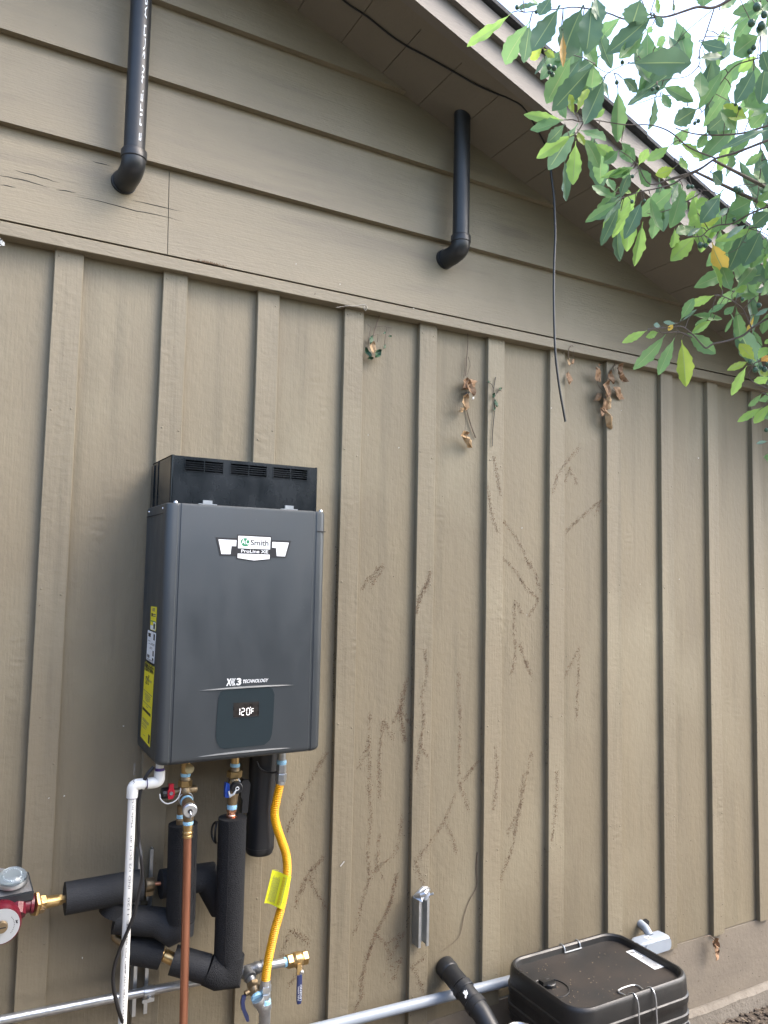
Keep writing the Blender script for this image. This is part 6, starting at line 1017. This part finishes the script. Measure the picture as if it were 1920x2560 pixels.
BRANCHES = [(0.0035,[(1.1933,-1.4401,0.8839),(1.1628,-1.4134,0.8709),(1.1171,-1.3729,0.8506),(1.0882,-1.3504,0.8415),(1.067,-1.3256,0.824),(1.0261,-1.292,0.8087),(0.9932,-1.2672,0.7992),(0.9546,-1.2693,0.8299)]),(0.003,[(1.1831,-1.4472,0.8997),(1.1495,-1.423,0.8922),(1.1152,-1.3954,0.8807),(1.0698,-1.3673,0.8763),(1.0291,-1.3462,0.8774),(0.993,-1.3324,0.8846)]),(0.0022,[(1.0882,-1.3504,0.8415),(1.0326,-1.3321,0.8569),(0.9927,-1.3259,0.8765),(0.9655,-1.3181,0.8853),(0.9398,-1.3068,0.8885),(0.902,-1.2858,0.8879),(0.8452,-1.2594,0.8932),(0.823,-1.2449,0.89)]),(0.0038,[(1.0119,-1.4929,1.0805),(0.988,-1.4781,1.0633),(0.9583,-1.4523,1.044),(0.9316,-1.4379,1.0439),(0.913,-1.4228,1.0386),(0.8946,-1.4073,1.0327),(0.8795,-1.3973,1.0307),(0.8535,-1.3864,1.034)]),(0.0016,[(0.9584,-1.4502,1.0418),(0.9666,-1.4234,1.0085),(0.9698,-1.4084,0.9899),(0.9804,-1.3996,0.9735),(0.9705,-1.3803,0.9574),(0.9452,-1.363,0.9531),(0.9244,-1.3483,0.9489)]),(0.001,[(0.9562,-1.448,1.0407),(0.9315,-1.4091,1.0134),(0.9202,-1.3849,0.9935),(0.8645,-1.3359,0.972)]),(0.002,[(1.112,-1.4963,1.0026),(1.0857,-1.469,0.9879),(1.0658,-1.4526,0.9815),(1.0411,-1.4314,0.9725),(1.0325,-1.4076,0.9502),(1.0295,-1.3805,0.9197),(1.02,-1.3582,0.8986)]),(0.0022,[(0.8795,-1.3973,1.0307),(0.8286,-1.3657,1.0262),(0.7896,-1.3518,1.0336),(0.7387,-1.3296,1.039),(0.7078,-1.3102,1.0361),(0.6571,-1.2782,1.0311)]),(0.0012,[(0.8313,-1.3005,0.9517),(0.8388,-1.312,0.9605),(0.8529,-1.3263,0.9681),(0.8645,-1.3359,0.972)]),(0.0014,[(0.9953,-1.3593,0.9163),(0.9877,-1.3635,0.9264),(0.9585,-1.3514,0.9309),(0.9352,-1.3363,0.9278),(0.9171,-1.3209,0.921),(0.8966,-1.3052,0.9153)]),(0.0012,[(1.0882,-1.3504,0.8415),(1.0921,-1.345,0.8317),(1.0903,-1.3311,0.8145),(1.0936,-1.3103,0.7839)]),(0.0026,[(1.2556,-1.3969,0.7822),(1.2024,-1.351,0.7584),(1.1757,-1.3231,0.7394),(1.1507,-1.3069,0.7358),(1.1364,-1.2935,0.7277),(1.1285,-1.2815,0.7165),(1.1024,-1.2658,0.7144)]),(0.0014,[(1.1664,-1.3987,0.8494),(1.1765,-1.3872,0.827),(1.1974,-1.3633,0.7793),(1.2024,-1.351,0.7584),(1.209,-1.3351,0.7309),(1.2087,-1.3154,0.7026),(1.2018,-1.305,0.6929),(1.1865,-1.2921,0.6861)]),(0.002,[(1.0895,-1.3138,0.7917),(1.0902,-1.3109,0.7873),(1.0716,-1.2898,0.772),(1.0455,-1.2655,0.7578),(1.0217,-1.2484,0.7519),(1.0114,-1.2431,0.7525)]),(0.0026,[(1.0847,-1.3466,0.8391),(1.0642,-1.3212,0.8202),(1.027,-1.2913,0.807),(0.9937,-1.2667,0.7983)]),(0.0024,[(1.0642,-1.3212,0.8202),(1.0453,-1.3031,0.8096),(1.0311,-1.2876,0.7991),(0.9948,-1.2609,0.7895),(0.9799,-1.2504,0.7862),(0.958,-1.2317,0.7768)]),(0.0014,[(1.0334,-1.3179,0.8379),(1.0199,-1.2975,0.8206),(1.0173,-1.281,0.8003),(1.0176,-1.2677,0.7819)]),(0.0032,[(1.3586,-1.325,0.594),(1.3269,-1.2941,0.5725),(1.3048,-1.2696,0.5527),(1.2938,-1.2546,0.5382),(1.2669,-1.233,0.5269),(1.2445,-1.2171,0.521),(1.2348,-1.2067,0.5127),(1.2215,-1.2042,0.5205),(1.2002,-1.2023,0.5361),(1.1694,-1.1962,0.5531),(1.1424,-1.1794,0.5498),(1.1147,-1.1633,0.5483),(1.1063,-1.1554,0.5428)]),(0.0022,[(1.1982,-1.199,0.5325),(1.1688,-1.1892,0.5424),(1.1378,-1.1708,0.54),(1.1217,-1.1673,0.5484)]),(0.0022,[(1.3048,-1.2696,0.5527),(1.2723,-1.2735,0.5868),(1.2432,-1.2682,0.6033),(1.22,-1.2608,0.6113),(1.2045,-1.2532,0.6126)]),(0.0016,[(1.2432,-1.2682,0.6033),(1.2366,-1.2722,0.615),(1.2384,-1.2765,0.6201)]),(0.0016,[(1.2723,-1.2735,0.5868),(1.2805,-1.2924,0.6093),(1.2997,-1.3097,0.6199)]),(0.0028,[(1.4465,-1.2632,0.4144),(1.393,-1.2456,0.4341),(1.3716,-1.2381,0.4411),(1.3555,-1.2336,0.4483),(1.3423,-1.234,0.461),(1.341,-1.2422,0.4758),(1.3449,-1.251,0.487),(1.3637,-1.2627,0.4893)]),(0.0018,[(1.4535,-1.2582,0.3992),(1.3974,-1.2403,0.4209),(1.3775,-1.2337,0.428)]),(0.0014,[(1.1688,-1.1892,0.5424),(1.1563,-1.19,0.5545),(1.162,-1.1976,0.5617)]),(0.0012,[(0.8077,-1.3031,0.9695),(0.8105,-1.3026,0.9671),(0.8283,-1.3061,0.9603),(0.8464,-1.3142,0.9582)]),(0.001,[(0.7129,-1.267,0.9864),(0.7206,-1.2608,0.9747),(0.7286,-1.2568,0.9653)]),(0.0018,[(0.8303,-1.25,0.8915),(0.8284,-1.2394,0.8795),(0.8244,-1.2308,0.8713),(0.8169,-1.2233,0.867)])]
BERRIES = [((0.7274,-1.266,0.9577),0.0066),((0.7366,-1.2695,0.9561),0.0066),((0.738,-1.2629,0.9476),0.0059),((0.7311,-1.2617,0.9505),0.0045),((0.7211,-1.3055,1.0051),0.0051),((0.6698,-1.2967,1.0248),0.0044),((0.6363,-1.2832,1.0295),0.0054),((0.8445,-1.3367,0.9663),0.0052),((0.8505,-1.3168,0.9398),0.0053),((0.9226,-1.3508,0.934),0.0053),((0.9153,-1.3451,0.932),0.0049),((1.0219,-1.4809,1.0198),0.0088),((1.0405,-1.4882,1.0169),0.0102),((1.0166,-1.4962,1.0388),0.0101),((1.0351,-1.4977,1.03),0.0084),((1.0439,-1.4607,0.9851),0.0062),((1.0474,-1.4669,0.9898),0.0065),((1.077,-1.4137,0.9098),0.005),((1.0669,-1.4123,0.9147),0.0043),((1.0181,-1.366,0.8902),0.0054),((1.0138,-1.3609,0.8868),0.0047),((1.1264,-1.2806,0.6966),0.0085),((1.1394,-1.293,0.7045),0.0063),((1.1365,-1.2857,0.6961),0.0066),((1.0557,-1.3101,0.7917),0.0063),((1.0625,-1.3139,0.7918),0.0052),((1.0696,-1.2844,0.746),0.0053),((0.9488,-1.2626,0.8056),0.0048),((0.9677,-1.2433,0.7657),0.0049),((0.989,-1.2563,0.7677),0.0045),((1.1656,-1.3328,0.7409),0.0057),((1.1421,-1.3554,0.7896),0.0075),((1.1502,-1.3577,0.7868),0.0064),((1.3232,-1.251,0.4854),0.0066),((1.3414,-1.2509,0.4688),0.0082),((1.359,-1.2615,0.4704),0.0078),((1.3591,-1.268,0.4811),0.0062),((1.3496,-1.2588,0.4745),0.0054),((1.252,-1.2863,0.6032),0.0056),((1.2888,-1.2994,0.5925),0.0072),((1.4193,-1.2213,0.3459),0.0064)]
tb_ = V((2.25, -1.55, GROUND))
tree = thing('tree', tb_, 'leafy evergreen tree with hanging dark green berries in front of the roof edge', 'tree')
crown = V((1.75, -1.45, .95))
MB().tube(cr([tb_, tb_ + V((.03, .02, .8)), tb_ + V((-.05, .0, 1.7)), tb_ + V((.02, -.05, 2.6)), tb_ + V((-.1, .05, 3.6))], 5), [.075 - .0022 * i for i in range(21)], 12).build('trunk', 'bark', tree)
def leaf_mesh(seed, m):
    rg = random.Random(seed); n = 26; me = bpy.data.meshes.new('leaf')
    curl = rg.uniform(-.12, .12); cup = rg.uniform(.10, .38); ph = rg.uniform(0, 6); tw = rg.uniform(-.3, .3); pk = rg.uniform(1.0, 1.3); bend = rg.uniform(-.05, .05)
    vs, fs, mi = [], [], []; cols = (-1, -.5, -.045, .045, .5, 1)
    for i in range(n + 1):
        u = i / n; q = max(0, (u - .10) / .90)
        hw = .028 if u < .10 else .50 * max(0, math.sin(PI * q ** pk)) ** .78 * (1 - .12 * q) + .022 * (1 - q)
        wav = 1 + .085 * math.sin(u * 34 + ph) * math.sin(PI * q)
        zc = curl * math.sin(PI * u) + .03 * math.sin(u * 5 + ph) * u; a = tw * u
        for s_ in cols:
            y = s_ * hw * (wav if abs(s_) == 1 else 1)
            z = zc + cup * abs(y) * .5 + y * a * .5 + (.020 * math.sin(u * 21 + ph + s_) * math.sin(PI * q) if abs(s_) == 1 else 0)
            vs.append((u, y + bend * math.sin(PI * u), z))
    w_ = len(cols)
    for i in range(n):
        for j in range(w_ - 1): fs.append((i*w_+j, (i+1)*w_+j, (i+1)*w_+j+1, i*w_+j+1)); mi.append(1 if j == 2 and i < n - 3 else 0)
    me.from_pydata(vs, [], fs); me.update(); me.shade_smooth(); me.materials.append(MATS['leaf_' + m]); me.materials.append(MATS['leaf_rib'])
    for p, k in zip(me.polygons, mi): p.material_index = k
    return me
LM = {}
def leaf_of(m, k):
    if (m, k) not in LM: LM[(m, k)] = leaf_mesh(k * 31 + 7, m)
    return LM[(m, k)]
bobs = []
for r, pts in BRANCHES:
    sp_ = cr(pts, 4); o = MB().tube(sp_, [.8 * r * (1 - .55 * i / (len(sp_) - 1)) for i in range(len(sp_))], 6).build('branch', 'bark', tree); bobs.append((o, sp_, r))
# limbs that carry the twigs back to the trunk, outside the picture
for r, pts in BRANCHES:
    if r < .0024: continue
    a = V(pts[0])
    MB().tube(cr([a, a.lerp(tb_ + V((0, 0, a.z - GROUND)), .5) + V((.05, .05, -.10)), tb_ + V((-.01, 0, a.z - GROUND - .35))], 5), [r + (.016 - r) * i / 10 for i in range(11)], 7).build('limb', 'bark', tree)
def basis(B, T, wdt, roll):
    B, T = V(B), V(T); d = T - B; ln = d.length; x = d / ln
    z = -F_; z = (z - x * z.dot(x)).normalized(); y = z.cross(x)
    z2 = z * math.cos(roll) + y * math.sin(roll); y2 = z2.cross(x)
    m = Matrix(((x.x*ln, y2.x*wdt, z2.x*ln, B.x), (x.y*ln, y2.y*wdt, z2.y*ln, B.y), (x.z*ln, y2.z*wdt, z2.z*ln, B.z), (0, 0, 0, 1)))
    return m
for k, (B, T, wdt, m) in enumerate(LEAVES):
    roll = rnd(-.45, .45); me = leaf_of(m, k % 7)
    o = bpy.data.objects.new('leaf', me); COL.objects.link(o)
    par = min(bobs, key=lambda q: min((p - V(B)).length for p in q[1]))[0]
    o.parent = par; M = basis(B, T, 1.02 * wdt / max(.8, math.cos(roll)), roll); M.translation = M.translation - WPOS[par.name]
    o.matrix_local = M
    if m in 'Yo' and wdt > .02: o['label'] = 'yellowed leaf' if m == 'Y' else 'orange brown leaf'
    if k < 185:
        # short leaf stalk back to the twig
        _, sp_, r = min(bobs, key=lambda q: min((p - V(B)).length for p in q[1])); nb_ = min(sp_, key=lambda p: (p - V(B)).length)
        if .004 < (nb_ - V(B)).length < .09: MB().tube([nb_, nb_.lerp(V(B), .5) + V((0, 0, .003)), V(B)], .0009, 5).build('leaf_stalk', 'bark', par)
for c, r in BERRIES:
    par, sp_, _ = min(bobs, key=lambda q: min((p - V(c)).length for p in q[1]))
    MB().ball(c, r * .74, 12, 8, (1, 1, 1.12)).build('berry', 'berry', par, 60)
    nb_ = min(sp_, key=lambda p: (p - V(c)).length)
    if (nb_ - V(c)).length < .08: MB().tube([nb_, V(c)], .0007, 4).build('berry_stalk', 'bark', par)
# the rest of the crown, mostly outside the picture
fo_ = MB(); base = leaf_mesh(3, 'm'); bv_ = [v.co.copy() for v in base.vertices]; bf = [tuple(p.vertices) for p in base.polygons]
spots = [V((rnd(1.75, 3.1), rnd(-2.3, -.95), rnd(.75, 2.6))) for i in range(700)]
spots = [c for c in spots if (c - V((2.3, -1.5, 1.7))).length < 1.05]
for r, pts in BRANCHES:
    if r < .0024: continue
    a = V(pts[0]); b = tb_ + V((0, 0, a.z - GROUND - .2))
    spots += [a.lerp(b, random.random() ** 1.3) + V((random.gauss(0, .07), random.gauss(0, .07), random.gauss(-.03, .08))) for i in range(70)]
for c in spots:
    rel = c - V((-0.211,-2.3458,0.0)); dz_ = rel.dot(F_); px = 960 + 1948.3 * rel.dot(R_) / dz_; py = 1280 - 1948.3 * rel.dot(U_) / dz_
    if px < 1960 and py > -160: continue
    a = rnd(0, 2*PI); d = V((math.cos(a), math.sin(a), rnd(-1.1, .1))).normalized() * rnd(.07, .12)
    M = basis(c, c + d, rnd(.024, .036), rnd(-1, 1)); fo_.add([M @ v for v in bv_], bf)
fo_.build('foliage', 'leaf_m', tree, 60, kind='stuff')
